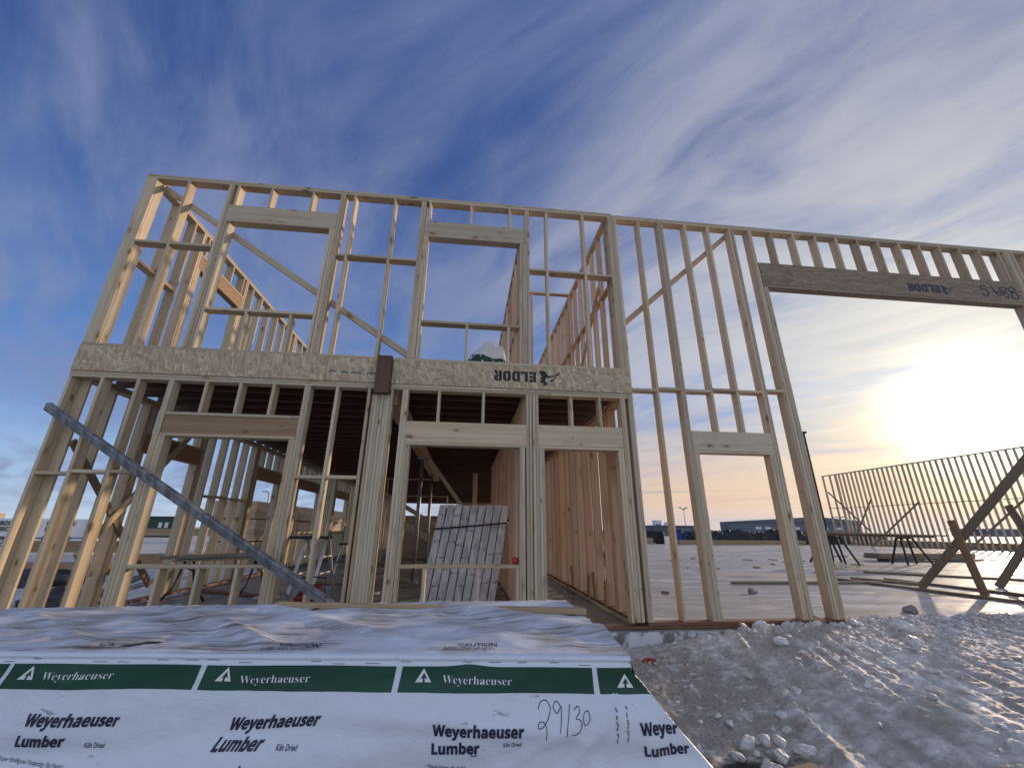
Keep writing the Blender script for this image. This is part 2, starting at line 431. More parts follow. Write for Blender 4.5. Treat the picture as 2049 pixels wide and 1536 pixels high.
def stack_fn(g):
    """ends and edges of many stacked boards: courses with thin dark joints"""
    tc = g.n('ShaderNodeTexCoord').outputs['Object']
    s = g.n('ShaderNodeSeparateXYZ', {0: tc})
    row = g.m('FLOOR', g.m('DIVIDE', s.outputs[2], 0.042))
    fr = g.m('FRACT', g.m('DIVIDE', s.outputs[2], 0.042))
    joint = g.m('ADD', g.step(fr, 0.10, 0.03), g.step(fr, 0.90, 0.97))
    rv = g.n('ShaderNodeTexWhiteNoise', {'W': row}, noise_dimensions='1D').outputs[0]
    along = g.m('ADD', s.outputs[1], g.m('MULTIPLY', rv, 3.0))
    fr2 = g.m('FRACT', g.m('DIVIDE', along, 2.4))
    j2 = g.step(fr2, 0.006, 0.003)
    cell = g.n('ShaderNodeCombineXYZ', {0: row, 1: g.m('FLOOR', g.m('DIVIDE', along, 2.4)), 2: g.m('FLOOR', g.m('DIVIDE', s.outputs[0], 0.3))}).outputs[0]
    cv = g.n('ShaderNodeTexWhiteNoise', {'Vector': cell}, noise_dimensions='3D').outputs[0]
    c = g.mix(cv, (0.42, 0.30, 0.18), (0.60, 0.45, 0.29))
    n = g.noise(g.mul(tc, (3.0, 3.0, 20.0)), 1.0, 4.0)
    c = g.mix(g.step(n, 0.5, 0.8, 0.0, 0.4), c, (0.26, 0.17, 0.10))
    c = g.mix(g.m('MULTIPLY', g.m('MAXIMUM', joint, j2), 0.8), c, (0.07, 0.045, 0.03))
    return c, 0.7, (g.m('SUBTRACT', 1.0, joint), 0.5, 0.01), {}


M['stack'] = material('stacked_lumber', stack_fn)


# ------------------------------------------------------------------ object helpers
def link(name, me, mat=None, parent=None):
    o = bpy.data.objects.new(name, me)
    COL.objects.link(o)
    if mat is not None and me is not None and not me.materials:
        me.materials.append(M[mat] if isinstance(mat, str) else mat)
    if parent is not None:
        o.parent = parent
    return o


def tag(o, label, cat, group=None, kind=None):
    o['label'] = label
    if cat:
        o['category'] = cat
    if group:
        o['group'] = group
    if kind:
        o['kind'] = kind
    return o


def thing(name, label, cat, loc=(0, 0, 0), group=None):
    o = bpy.data.objects.new(name, None)
    o.empty_display_size = 0.1
    o.location = loc
    COL.objects.link(o)
    bpy.context.view_layer.update()
    return tag(o, label, cat, group)


def structure(o, label):
    o['kind'] = 'structure'
    o['label'] = label
    return o


_cache = {}


def box_mesh(a, b, L, mat, bev=0.0045, key=''):
    """board a x b in section, L long on local Z, with softened long edges"""
    k = (round(a, 4), round(b, 4), round(L, 4), mat, key)
    if k in _cache:
        return _cache[k]
    me = bpy.data.meshes.new("board")
    bm = bmesh.new()
    c = min(bev, a * 0.2, b * 0.2)
    x, y = a / 2, b / 2
    prof = [(-x + c, -y), (x - c, -y), (x, -y + c), (x, y - c), (x - c, y), (-x + c, y), (-x, y - c), (-x, -y + c)]
    lo = [bm.verts.new((p[0], p[1], -L / 2)) for p in prof]
    hi = [bm.verts.new((p[0], p[1], L / 2)) for p in prof]
    n = len(prof)
    for i in range(n):
        bm.faces.new((lo[i], lo[(i + 1) % n], hi[(i + 1) % n], hi[i]))
    bm.faces.new(lo[::-1])
    bm.faces.new(hi)
    bm.to_mesh(me)
    bm.free()
    me.materials.append(M[mat])
    _cache[k] = me
    return me


def board(name, parent, p0, p1, a, b, side=(1, 0, 0), mat='spf', jit=0.0, lab=None):
    """a board from p0 to p1 (centre line); a = size along `side`, b = the other way"""
    p0, p1 = Vector(p0), Vector(p1)
    d = p1 - p0
    L = d.length
    zc = d.normalized()
    s = Vector(side)
    s = (s - zc * s.dot(zc)).normalized()
    yc = zc.cross(s)
    mt = Matrix((s, yc, zc)).transposed().to_4x4()
    mid = (p0 + p1) / 2
    if jit:
        mid = mid + Vector((RND.uniform(-jit, jit), RND.uniform(-jit, jit) * 0.6, 0))
        mt = mt @ Matrix.Rotation(RND.uniform(-jit, jit) * 0.7, 4, 'X') @ Matrix.Rotation(RND.uniform(-jit, jit) * 0.7, 4, 'Y') @ Matrix.Rotation(RND.uniform(-1, 1) * 0.012, 4, 'Z')
    o = link(name, box_mesh(a, b, L, mat), None, parent)
    off = Vector(parent.location) if parent is not None else Vector((0, 0, 0))
    o.matrix_local = Matrix.Translation(mid - off) @ mt
    if lab:
        o['label'] = lab
    return o


def bar(bm, p0, p1, r, seg=8, r2=None):
    """a round bar added to a bmesh"""
    p0, p1 = Vector(p0), Vector(p1)
    d = p1 - p0
    m = Matrix.Translation((p0 + p1) / 2) @ d.to_track_quat('Z', 'Y').to_matrix().to_4x4()
    bmesh.ops.create_cone(bm, cap_ends=True, segments=seg, radius1=r, radius2=r if r2 is None else r2, depth=d.length, matrix=m)


def pipe(bm, pts, r, seg=8):
    """one continuous bent tube"""
    pts = [Vector(p) for p in pts]
    rings = []
    up = Vector((0.13, 0.21, 0.97))
    for i, p in enumerate(pts):
        t = (pts[min(i + 1, len(pts) - 1)] - pts[max(i - 1, 0)]).normalized()
        s = t.cross(up).normalized()
        q = t.cross(s)
        rings.append([bm.verts.new(p + (s * math.cos(2 * math.pi * k / seg) + q * math.sin(2 * math.pi * k / seg)) * r) for k in range(seg)])
    for a, b in zip(rings, rings[1:]):
        for k in range(seg):
            bm.faces.new((a[k], a[(k + 1) % seg], b[(k + 1) % seg], b[k]))
    bm.faces.new(rings[0][::-1])
    bm.faces.new(rings[-1])


def bbox(bm, lo, hi):
    lo, hi = Vector(lo), Vector(hi)
    m = Matrix.Translation((lo + hi) / 2) @ Matrix.Diagonal((*(hi - lo), 1.0))
    bmesh.ops.create_cube(bm, size=1.0, matrix=m)


def finish(bm, name, mat, parent=None, smooth=False, loc=None):
    me = bpy.data.meshes.new(name)
    bmesh.ops.recalc_face_normals(bm, faces=bm.faces)
    if loc is not None:
        bmesh.ops.translate(bm, verts=bm.verts, vec=-Vector(loc))
    bm.to_mesh(me)
    bm.free()
    if smooth:
        me.polygons.foreach_set('use_smooth', [True] * len(me.polygons))
    o = link(name, me, mat, parent)
    if loc is not None and parent is None:
        o.location = loc
    if parent is not None:
        o.matrix_local = Matrix.Translation(-Vector(parent.location)) if loc is None else Matrix.Translation(Vector(loc) - Vector(parent.location))
    return o


def box(name, lo, hi, mat, parent=None, bev=0.0):
    bm = bmesh.new()
    bbox(bm, lo, hi)
    c = (Vector(lo) + Vector(hi)) / 2
    if bev:
        bmesh.ops.bevel(bm, geom=bm.edges[:], offset=bev, segments=1, affect='EDGES')
    return finish(bm, name, mat, parent, loc=c)


# writing: filled 2D outlines turned into a mesh that can be laid on any surface
def text_mesh(body=None, polys=None, size=1.0, offset=0.0, sx=1.0, shear=0.0):
    if polys is None:
        cu = bpy.data.curves.new("writing", 'FONT')
        cu.body = body
        cu.size = 1.0
        cu.offset = offset
        cu.resolution_u = 3
    else:
        cu = bpy.data.curves.new("writing", 'CURVE')
        cu.dimensions = '2D'
        cu.fill_mode = 'BOTH'
        cu.offset = offset
        for p in polys:
            sp = cu.splines.new('POLY')
            sp.points.add(len(p) - 1)
            sp.use_cyclic_u = True
            for q, (a, b) in zip(sp.points, p):
                q.co = (a, b, 0, 1)
    o = bpy.data.objects.new("writing", cu)
    COL.objects.link(o)
    bpy.context.view_layer.update()
    dg = bpy.context.evaluated_depsgraph_get()
    me = bpy.data.meshes.new_from_object(o.evaluated_get(dg))
    bpy.data.objects.remove(o)
    bpy.data.curves.remove(cu)
    bm = bmesh.new()
    bm.from_mesh(me)
    bpy.data.meshes.remove(me)
    bmesh.ops.remove_doubles(bm, verts=bm.verts, dist=1e-5)
    for v in bm.verts:
        v.co = Vector(((v.co.x * sx + v.co.y * shear) * size, v.co.y * size, 0))
    return bm


def lay(bm, fn, maxlen=0.02):
    """cut long edges, then map (x, y) through fn"""
    bmesh.ops.triangulate(bm, faces=bm.faces)
    for _ in range(5):
        es = [e for e in bm.edges if e.calc_length() > maxlen]
        if not es:
            break
        bmesh.ops.subdivide_edges(bm, edges=es, cuts=1, use_grid_fill=False)
        bmesh.ops.triangulate(bm, faces=[f for f in bm.faces if len(f.verts) > 3])
    for v in bm.verts:
        v.co = fn(v.co.x, v.co.y)
    return bm


def strokes(lines, w):
    """pen strokes as a flat ribbon mesh in (x, y)"""
    bm = bmesh.new()
    for ln in lines:
        pts = [Vector((p[0], p[1], 0)) for p in ln]
        # Catmull-Rom smoothing
        sm = []
        for i in range(len(pts) - 1):
            p0, p1, p2, p3 = pts[max(i - 1, 0)], pts[i], pts[i + 1], pts[min(i + 2, len(pts) - 1)]
            for k in range(5):
                t = k / 5
                sm.append(0.5 * ((2 * p1) + (p2 - p0) * t + (2 * p0 - 5 * p1 + 4 * p2 - p3) * t * t + (3 * p1 - p0 - 3 * p2 + p3) * t ** 3))
        sm.append(pts[-1])
        prev = None
        for i, p in enumerate(sm):
            t = (sm[min(i + 1, len(sm) - 1)] - sm[max(i - 1, 0)]).normalized()
            nn = Vector((-t.y, t.x, 0)) * w / 2
            cur = (bm.verts.new(p + nn), bm.verts.new(p - nn))
            if prev:
                bm.faces.new((prev[0], prev[1], cur[1], cur[0]))
            prev = cur
    return bm


GLYPH = {"serif":[[171,-11,32,393,15,427,8,433,-2,437,-15,439,-15,455,181,455,181,439,150,432,140,410,148,373,223,153,301,353,286,399,281,413,274,423,267,429,258,434,245,437,229,439,229,455,439,455,439,439,413,436,398,427,393,412,399,386,474,166,541,369,549,406,547,417,544,425,538,430,503,439,503,455,624,455,624,439,612,435,602,429,594,421,575,379,446,-11,428,-11,316,309,190,-11],[765,-10,740,-8,717,-1,696,10,677,26,661,45,648,69,638,95,633,125,631,157,633,187,639,215,649,240,662,263,679,282,698,298,720,309,743,316,768,318,804,314,835,301,860,280,879,251,890,216,894,173,894,166,728,166,738,97,765,56,811,42,836,47,860,62,881,86,896,73,860,27,816,-1],[727,192,813,192,813,215,812,241,809,261,804,277,797,288,786,295,772,297,747,286,732,255,727,203],[964,-140,948,-139,934,-133,922,-125,913,-113,907,-100,905,-84,907,-73,910,-62,917,-53,925,-46,936,-41,948,-40,959,-41,968,-44,976,-49,982,-57,985,-65,987,-76,986,-81,986,-87,998,-99,1006,-96,1016,-88,1026,-74,1041,-44,1052,-5,948,251,937,275,927,287,909,293,907,293,907,310,1074,310,1074,293,1048,289,1040,275,1042,267,1045,257,1097,119,1142,241,1148,260,1150,274,1141,289,1115,293,1115,310,1212,310,1212,293,1203,292,1195,288,1189,281,1171,242,1074,-24,1063,-53,1052,-77,1041,-96,1031,-111,1019,-122,1007,-131,995,-136,980,-139],[1366,-10,1341,-8,1318,-1,1297,10,1278,26,1262,45,1249,69,1239,95,1234,125,1232,157,1234,187,1240,215,1250,240,1263,263,1280,282,1299,298,1321,309,1344,316,1369,318,1405,314,1436,301,1461,280,1480,251,1491,216,1495,173,1495,166,1329,166,1339,97,1366,56,1412,42,1437,47,1461,62,1482,86,1497,73,1461,27,1417,-1],[1328,192,1414,192,1414,215,1413,241,1410,261,1405,277,1398,288,1387,295,1373,297,1348,286,1333,255,1328,203],[1531,0,1531,16,1543,18,1552,21,1558,26,1562,32,1565,43,1565,56,1565,252,1565,267,1563,278,1559,285,1554,289,1545,292,1533,293,1534,310,1659,310,1659,252,1671,272,1685,288,1700,301,1716,311,1731,316,1746,318,1763,317,1777,312,1788,304,1796,293,1801,281,1803,266,1801,254,1797,243,1791,234,1783,228,1773,224,1761,222,1735,231,1720,250,1702,260,1693,258,1684,252,1675,241,1668,228,1664,211,1662,192,1662,56,1663,42,1667,32,1672,25,1681,21,1693,18,1711,16,1711,0],[1819,0,1819,16,1830,17,1839,21,1846,26,1850,33,1852,43,1853,56,1853,399,1846,429,1840,435,1831,438,1819,440,1819,455,1948,455,1948,267,1976,295,2007,313,2044,318,2092,306,2121,271,2131,212,2131,56,2138,26,2144,21,2152,17,2164,16,2164,0,2003,0,2003,16,2007,16,2023,21,2032,34,2036,56,2036,217,2035,234,2033,247,2030,258,2024,265,2015,270,2003,271,1983,267,1965,255,1948,235,1948,56,1955,26,1960,21,1969,17,1981,16,1981,0],[2436,-10,2407,-5,2389,10,2381,35,2350,11,2315,-4,2277,-9,2255,-6,2237,0,2222,11,2210,26,2204,43,2201,63,2206,91,2221,115,2245,136,2279,155,2324,173,2380,190,2380,241,2379,258,2375,272,2368,282,2358,290,2345,294,2329,296,2305,293,2290,286,2285,274,2295,257,2304,231,2303,220,2298,210,2291,202,2282,196,2271,192,2259,191,2246,192,2235,196,2226,203,2219,212,2216,223,2214,236,2216,252,2222,266,2231,278,2243,290,2258,300,2276,308,2296,314,2319,317,2343,318,2386,315,2420,307,2445,292,2461,271,2471,244,2474,210,2474,62,2476,40,2486,34,2502,42,2510,28,2488,7,2463,-6],[2332,34,2355,41,2380,63,2380,169,2335,151,2308,123,2300,84,2303,56,2314,39],[2679,-10,2654,-8,2631,-1,2610,10,2591,26,2575,45,2562,69,2552,95,2547,125,2545,157,2547,187,2553,215,2563,240,2576,263,2593,282,2612,298,2634,309,2657,316,2682,318,2718,314,2749,301,2774,280,2793,251,2804,216,2808,173,2808,166,2642,166,2652,97,2679,56,2725,42,2750,47,2774,62,2795,86,2810,73,2774,27,2730,-1],[2641,192,2727,192,2727,215,2726,241,2723,261,2718,277,2711,288,2700,295,2686,297,2661,286,2646,255,2641,203],[2957,-10,2929,-7,2907,2,2891,17,2880,38,2874,65,2872,97,2872,248,2865,282,2859,289,2850,293,2837,294,2837,310,2968,310,2968,74,2969,63,2972,54,2977,46,2984,40,2992,37,3003,36,3022,39,3039,49,3054,66,3054,248,3054,263,3051,275,3047,283,3040,289,3030,293,3015,294,3015,310,3150,310,3150,70,3151,56,3153,46,3157,39,3164,34,3173,31,3186,30,3186,13,3147,10,3103,3,3054,-10,3054,40,3042,26,3028,13,3012,3,2995,-4,2976,-9],[3352,-10,3333,-8,3311,-3,3287,6,3274,9,3264,7,3257,1,3252,-9,3236,-9,3236,105,3254,105,3262,79,3273,57,3287,39,3304,26,3322,17,3341,15,3356,16,3369,20,3379,27,3387,35,3391,46,3393,58,3389,76,3377,92,3357,105,3308,130,3286,142,3269,155,3255,169,3246,185,3240,202,3238,220,3241,247,3250,270,3266,291,3286,306,3312,316,3342,319,3367,316,3400,308,3407,306,3414,305,3421,306,3427,311,3431,319,3445,319,3445,222,3429,222,3421,244,3410,262,3397,277,3383,288,3367,294,3350,296,3337,295,3326,292,3317,286,3311,278,3307,269,3306,259,3307,249,3310,240,3316,232,3347,212,3392,189,3413,178,3430,165,3442,151,3451,136,3456,117,3458,95,3455,65,3445,39,3429,18,3407,2,3382,-7],[3643,-10,3618,-8,3595,-1,3574,10,3555,26,3539,45,3526,69,3516,95,3510,125,3508,157,3510,187,3516,215,3527,240,3540,263,3557,282,3576,298,3598,309,3621,316,3646,318,3682,314,3712,301,3738,280,3757,251,3768,216,3772,173,3772,166,3606,166,3616,97,3643,56,3688,42,3714,47,3737,62,3759,86,3774,73,3737,27,3694,-1],[3605,192,3690,192,3690,215,3689,241,3687,261,3682,277,3675,288,3664,295,3650,297,3625,286,3610,255,3605,203],[3808,0,3808,16,3820,18,3829,21,3835,26,3839,32,3841,43,3842,56,3842,252,3842,267,3839,278,3836,285,3831,289,3822,292,3810,293,3811,310,3936,310,3936,252,3948,272,3962,288,3977,301,3993,311,4008,316,4023,318,4040,317,4054,312,4065,304,4073,293,4078,281,4079,266,4078,254,4074,243,4068,234,4059,228,4049,224,4038,222,4012,231,3997,250,3979,260,3969,258,3960,252,3952,241,3945,228,3940,211,3939,192,3939,56,3940,42,3943,32,3949,25,3957,21,3970,18,3987,16,3987,0]],"bold":[[122,0,0,480,100,480,161,218,170,179,179,132,185,92,191,132,199,177,207,211,277,480,373,480,443,211,450,177,459,132,465,92,471,132,480,179,488,218,549,480,649,480,527,0,412,0,347,252,342,274,335,306,328,339,324,364,321,339,314,307,308,274,302,251,238,0],[868,-7,832,-4,800,2,770,14,744,30,722,50,704,76,690,106,682,141,680,181,682,221,689,257,701,288,718,314,738,335,762,352,790,364,820,371,853,373,900,369,940,354,973,330,998,297,1013,256,1017,207,1017,158,781,158,784,132,793,110,806,92,824,79,846,71,872,68,895,69,917,71,937,75,956,80,976,88,997,97,997,19,978,11,959,5,940,0,919,-4,895,-6],[783,225,923,225,921,246,915,265,906,280,893,293,875,300,854,302,835,300,819,294,806,283,795,269,787,249],[1120,-161,1091,-160,1069,-156,1069,-77,1087,-79,1109,-81,1128,-78,1145,-72,1159,-61,1170,-48,1179,-32,1186,-15,1192,3,1046,367,1156,367,1225,161,1233,130,1237,97,1239,97,1245,130,1253,161,1321,367,1428,367,1273,-47,1257,-82,1237,-110,1213,-133,1185,-148,1154,-158],[1647,-7,1611,-4,1579,2,1549,14,1523,30,1501,50,1483,76,1469,106,1461,141,1459,181,1461,221,1468,257,1481,288,1497,314,1517,335,1541,352,1569,364,1599,371,1632,373,1679,369,1719,354,1752,330,1777,297,1792,256,1797,207,1797,158,1560,158,1564,132,1572,110,1585,92,1603,79,1625,71,1651,68,1674,69,1696,71,1716,75,1735,80,1755,88,1776,97,1776,19,1757,11,1739,5,1719,0,1698,-4,1674,-6],[1562,225,1702,225,1700,246,1694,265,1685,280,1672,293,1654,300,1633,302,1614,300,1598,294,1585,283,1574,269,1566,249],[1878,0,1878,367,1954,367,1968,305,1973,305,1985,323,2000,339,2017,353,2037,364,2059,371,2083,373,2100,373,2116,371,2109,277,2095,279,2079,280,2062,279,2046,276,2030,271,2016,264,2003,254,1992,242,1984,227,1979,208,1978,187,1978,0],[2183,0,2183,510,2283,510,2283,406,2281,355,2278,320,2283,320,2296,337,2311,350,2328,361,2347,368,2368,372,2390,373,2427,370,2459,359,2485,342,2505,316,2517,282,2521,239,2521,0,2421,0,2421,214,2415,258,2395,285,2362,293,2335,290,2314,280,2300,262,2290,238,2285,209,2283,173,2283,0],[2713,-7,2682,-4,2655,6,2632,22,2614,44,2603,73,2600,109,2604,145,2618,174,2641,196,2673,212,2714,222,2764,226,2827,228,2827,244,2826,262,2821,276,2812,287,2801,294,2787,299,2770,300,2753,299,2735,297,2718,292,2667,273,2634,341,2654,351,2676,359,2699,365,2724,370,2749,373,2774,374,2820,371,2857,360,2888,342,2909,317,2922,285,2927,244,2927,0,2857,0,2837,50,2835,50,2819,32,2802,17,2785,7,2765,-1,2742,-5],[2751,66,2771,69,2789,75,2805,86,2818,100,2825,118,2827,140,2827,170,2788,169,2759,166,2737,160,2721,151,2711,139,2705,125,2702,109,2704,95,2708,84,2716,76,2726,71,2737,68],[3195,-7,3160,-4,3128,2,3098,14,3072,30,3050,50,3032,76,3018,106,3010,141,3007,181,3010,221,3017,257,3029,288,3046,314,3066,335,3090,352,3117,364,3148,371,3181,373,3228,369,3268,354,3301,330,3325,297,3340,256,3345,207,3345,158,3109,158,3112,132,3121,110,3134,92,3152,79,3174,71,3200,68,3223,69,3245,71,3265,75,3284,80,3304,88,3324,97,3324,19,3306,11,3287,5,3268,0,3246,-4,3222,-6],[3111,225,3251,225,3249,246,3243,265,3234,280,3220,293,3203,300,3181,302,3163,300,3147,294,3133,283,3122,269,3115,249],[3555,-7,3518,-3,3486,7,3460,25,3440,51,3428,85,3424,128,3424,367,3525,367,3525,152,3526,129,3531,109,3539,93,3550,82,3565,75,3584,73,3611,77,3632,87,3646,104,3655,128,3661,158,3663,194,3663,367,3763,367,3763,0,3686,0,3673,47,3668,47,3654,30,3638,16,3620,6,3599,-1,3577,-5],[3967,-7,3943,-6,3921,-4,3901,-2,3883,2,3865,8,3846,15,3846,97,3866,89,3888,82,3910,75,3932,70,3952,67,3970,66,3988,67,4002,70,4012,75,4019,82,4023,89,4025,98,4020,115,3998,132,3946,156,3924,166,3905,175,3889,185,3876,195,3865,207,3856,220,3850,235,3847,252,3846,271,3850,303,3863,328,3885,348,3914,362,3950,371,3991,373,4013,373,4035,370,4056,367,4077,361,4098,354,4120,345,4089,273,4038,292,4022,296,4006,299,3989,300,3965,297,3950,289,3945,275,3951,260,3973,244,4021,223,4076,196,4090,187,4102,175,4111,162,4118,147,4122,129,4124,109,4119,75,4106,46,4084,23,4054,7,4015,-3],[4367,-7,4332,-4,4300,2,4270,14,4244,30,4222,50,4203,76,4190,106,4182,141,4179,181,4182,221,4189,257,4201,288,4218,314,4238,335,4262,352,4289,364,4320,371,4353,373,4400,369,4440,354,4473,330,4497,297,4512,256,4517,207,4517,158,4281,158,4284,132,4293,110,4306,92,4324,79,4346,71,4372,68,4395,69,4417,71,4437,75,4456,80,4476,88,4496,97,4496,19,4478,11,4459,5,4440,0,4418,-4,4394,-6],[4283,225,4423,225,4421,246,4415,265,4406,280,4392,293,4375,300,4353,302,4335,300,4319,294,4305,283,4294,269,4287,249],[4598,0,4598,367,4674,367,4689,305,4694,305,4706,323,4721,339,4738,353,4758,364,4780,371,4803,373,4821,373,4837,371,4829,277,4816,279,4800,280,4783,279,4767,276,4751,271,4736,264,4724,254,4713,242,4705,227,4700,208,4698,187,4698,0]],"lumber":[[60,0,60,480,162,480,162,84,357,84,357,0],[560,-7,523,-3,492,7,465,25,446,51,434,85,430,128,430,367,530,367,530,152,531,129,536,109,544,93,555,82,570,75,589,73,616,77,637,87,651,104,661,128,666,158,668,194,668,367,768,367,768,0,692,0,678,47,673,47,660,30,644,16,625,6,604,-1,583,-5],[873,0,873,367,950,367,963,320,968,320,981,337,996,350,1014,361,1034,368,1054,372,1075,373,1101,372,1124,368,1144,360,1161,350,1175,336,1187,320,1195,320,1208,337,1224,350,1242,361,1262,368,1283,372,1304,373,1342,370,1373,359,1398,342,1416,316,1426,282,1430,239,1430,0,1330,0,1330,214,1324,258,1305,285,1275,293,1251,290,1232,281,1218,265,1209,244,1203,217,1201,184,1201,0,1101,0,1101,214,1095,258,1077,285,1046,293,1021,290,1002,280,989,262,980,238,975,209,973,173,973,0],[1734,-7,1709,-5,1688,0,1671,8,1656,18,1643,29,1633,40,1626,40,1609,0,1533,0,1533,510,1633,510,1633,392,1631,351,1629,319,1633,319,1644,333,1657,346,1672,358,1690,366,1712,372,1737,373,1775,368,1809,352,1837,325,1858,288,1871,241,1875,184,1871,126,1858,79,1836,42,1807,15,1773,-1],[1706,75,1725,78,1741,87,1755,103,1765,125,1771,152,1773,185,1771,218,1765,245,1755,266,1741,281,1724,290,1704,293,1681,291,1663,283,1650,269,1641,250,1635,226,1633,195,1633,185,1634,152,1640,125,1648,103,1662,87,1681,78],[2124,-7,2088,-4,2056,2,2026,14,2000,30,1978,50,1960,76,1946,106,1938,141,1936,181,1938,221,1945,257,1957,288,1974,314,1994,335,2018,352,2046,364,2076,371,2109,373,2156,369,2196,354,2229,330,2254,297,2268,256,2273,207,2273,158,2037,158,2040,132,2049,110,2062,92,2080,79,2102,71,2128,68,2151,69,2173,71,2193,75,2212,80,2232,88,2253,97,2253,19,2234,11,2215,5,2196,0,2174,-4,2150,-6],[2039,225,2179,225,2177,246,2171,265,2162,280,2149,293,2131,300,2109,302,2091,300,2075,294,2061,283,2050,269,2043,249],[2355,0,2355,367,2430,367,2445,305,2450,305,2462,323,2477,339,2494,353,2514,364,2536,371,2559,373,2577,373,2593,371,2586,277,2572,279,2556,280,2539,279,2523,276,2507,271,2492,264,2480,254,2469,242,2461,227,2456,208,2455,187,2455,0]]}
SERIF, BOLD, LUMBER = ([[(a / 1000, b / 1000) for a, b in zip(p[::2], p[1::2])] for p in GLYPH[k]] for k in ('serif', 'bold', 'lumber'))
EMBLEM = [[(0, 0), (.5, 1), (1, 0), (.60, 0), (.58, .30), (.76, .20), (.53, .68), (.30, .20), (.45, .30), (.45, 0)]]

# ------------------------------------------------------------------ ground, slab, ice


def sstep(x, a, b):
    t = min(1.0, max(0.0, (x - a) / (b - a)))
    return t * t * (3 - 2 * t)


def fbm(x, y, z=0.0, o=4):
    return noise.fractal(Vector((x, y, z)), 1.0, 2.0, o)


def ground_h(x, y):
    # bank of pushed-up snow against the slab, falling towards the camera and the pile
    far = max(0.0, math.hypot(x - 3.0, y + 1.0) - 9.0)
    low = -0.34 + 0.03 * fbm(x * 0.3, y * 0.3, 2.0)
    if far > 0:
        low = -0.34 + 0.10 * fbm(x * 0.05, y * 0.05, 5.0) * min(1.0, far / 20)
    ramp = sstep(x, 1.7, 4.6) * (1 - 0.0 * y)
    edge = -0.20 + 0.20 * sstep(x, 1.9, 3.6)
    drop = 0.055 * max(0.0, -y) * (1.25 - 0.75 * sstep(x, 2.0, 6.5))
    bank = edge - drop
    near = sstep(x, 0.2, 1.5) * sstep(y, -9.0, -4.5)
    h = low + (bank - low) * near
    if x > 0.9 and -5.0 < y < 1.2:
        wob = fbm(x * 1.3, y * 1.3, 0.4)
        h += 0.035 * wob
        # caterpillar ruts running down the bank, with a ledge where they begin
        if x > 1.9:
            u = x * 0.95 - y * 0.30 + 0.06 * fbm(x * 0.8, y * 0.8, 9.0)
            m = sstep(u, 2.92, 3.02) * sstep(y, 0.30, -0.25)
            h += 0.040 * math.exp(-((u - 2.99) / 0.05) ** 2) * sstep(y, 0.0, -0.5)
            ph = u / 0.205 + 0.55 * fbm(x * 1.1, y * 0.7, 6.0)
            tri = abs((ph % 1.0) - 0.5) * 2.0
            h += m * (0.026 * (sstep(tri, 0.12, 0.55) - 0.6)) * (0.65 + 0.6 * fbm(x * 0.7, y * 0.7, 4.0))
            lug = math.sin((y + 0.25 * x) * 2 * math.pi / 0.105 + 2.5 * fbm(x * 1.5, y * 0.9, 3.0))
            h += m * 0.005 * lug * sstep(tri, 0.2, 0.6)
        # churned, broken crust
        amp = 0.5 + 0.9 * sstep(y, -1.7, 0.0)
        if y > -0.9 and x > 2.6:
            amp += 1.3 * sstep(abs(y + 0.02), 0.50, 0.0)
        r1 = 1 - abs(noise.noise(Vector((x * 6.5, y * 6.5, 1.0)))) * 2
        r2 = 1 - abs(noise.noise(Vector((x * 14.0, y * 14.0, 7.0)))) * 2
        c3 = noise.noise(Vector((x * 31.0, y * 31.0, 2.0)))
        cell = noise.voronoi(Vector((x * 9.0 + 0.5 * c3, y * 9.0, 0.0)))[0]
        h += amp * (0.008 * r1 + 0.008 * r2 + 0.011 * c3 + 0.042 * max(0.0, 0.33 - cell[0]))
        h += 0.006 * noise.noise(Vector((x * 63.0, y * 63.0, 3.0)))
    # stay under the slab
    lim = 0.30 + 0.12 * fbm(x * 1.7, 3.0, 1.0)
    if x > 4.7 + 0.2 * fbm(y, 2.0, 2.0):
        k = sstep(y, lim, lim + 0.28)
        h = h * (1 - k) + (-0.36) * k
    elif x > -5.2:
        k = sstep(y, -0.10, 0.02)
        h = h * (1 - k) + (-0.36) * k
    if -5.4 < x < 36 and 0.9 < y < 30.5:
        h = min(h, -0.36)
    return h


def axis(lo, hi, fine_lo, fine_hi, fine, growth=1.22):
    a = []
    t = fine_lo
    while t < fine_hi:
        a.append(t)
        t += fine
    a.append(fine_hi)
    st = fine
    t = fine_hi
    while t < hi:
        st *= growth
        t += st
        a.append(min(t, hi))
    st = fine
    t = fine_lo
    pre = []
    while t > lo:
        st *= growth
        t -= st
        pre.append(max(t, lo))
    return pre[::-1] + a


xs = axis(-2600, 2600, 1.2, 7.2, 0.0155)
ys = axis(-900, 3200, -2.7, 0.6, 0.0145)
gv = [(x, y, ground_h(x, y)) for y in ys for x in xs]
nx = len(xs)
gf = [(j * nx + i, j * nx + i + 1, (j + 1) * nx + i + 1, (j + 1) * nx + i) for j in range(len(ys) - 1) for i in range(nx - 1)]
me = bpy.data.meshes.new("snow_ground")
me.from_pydata(gv, [], gf)
me.polygons.foreach_set('use_smooth', [True] * len(me.polygons))
structure(link("snow_ground", me, 'snow'), "trampled dirty snow covering the building site")

structure(box("concrete_slab", (-5.02, -0.035, -0.42), (34.0, 30.0, -0.034), 'slab'), "concrete floor slab under the timber frame")
bm = bmesh.new()
bbox(bm, (2.36, 0.10, -0.034), (33.9, 29.9, -0.026))
structure(finish(bm, "ice_sheet", 'ice'), "streaked dirty ice frozen over the open slab")

# ------------------------------------------------------------------ framing
PLY = 0.038
DEP = 0.14


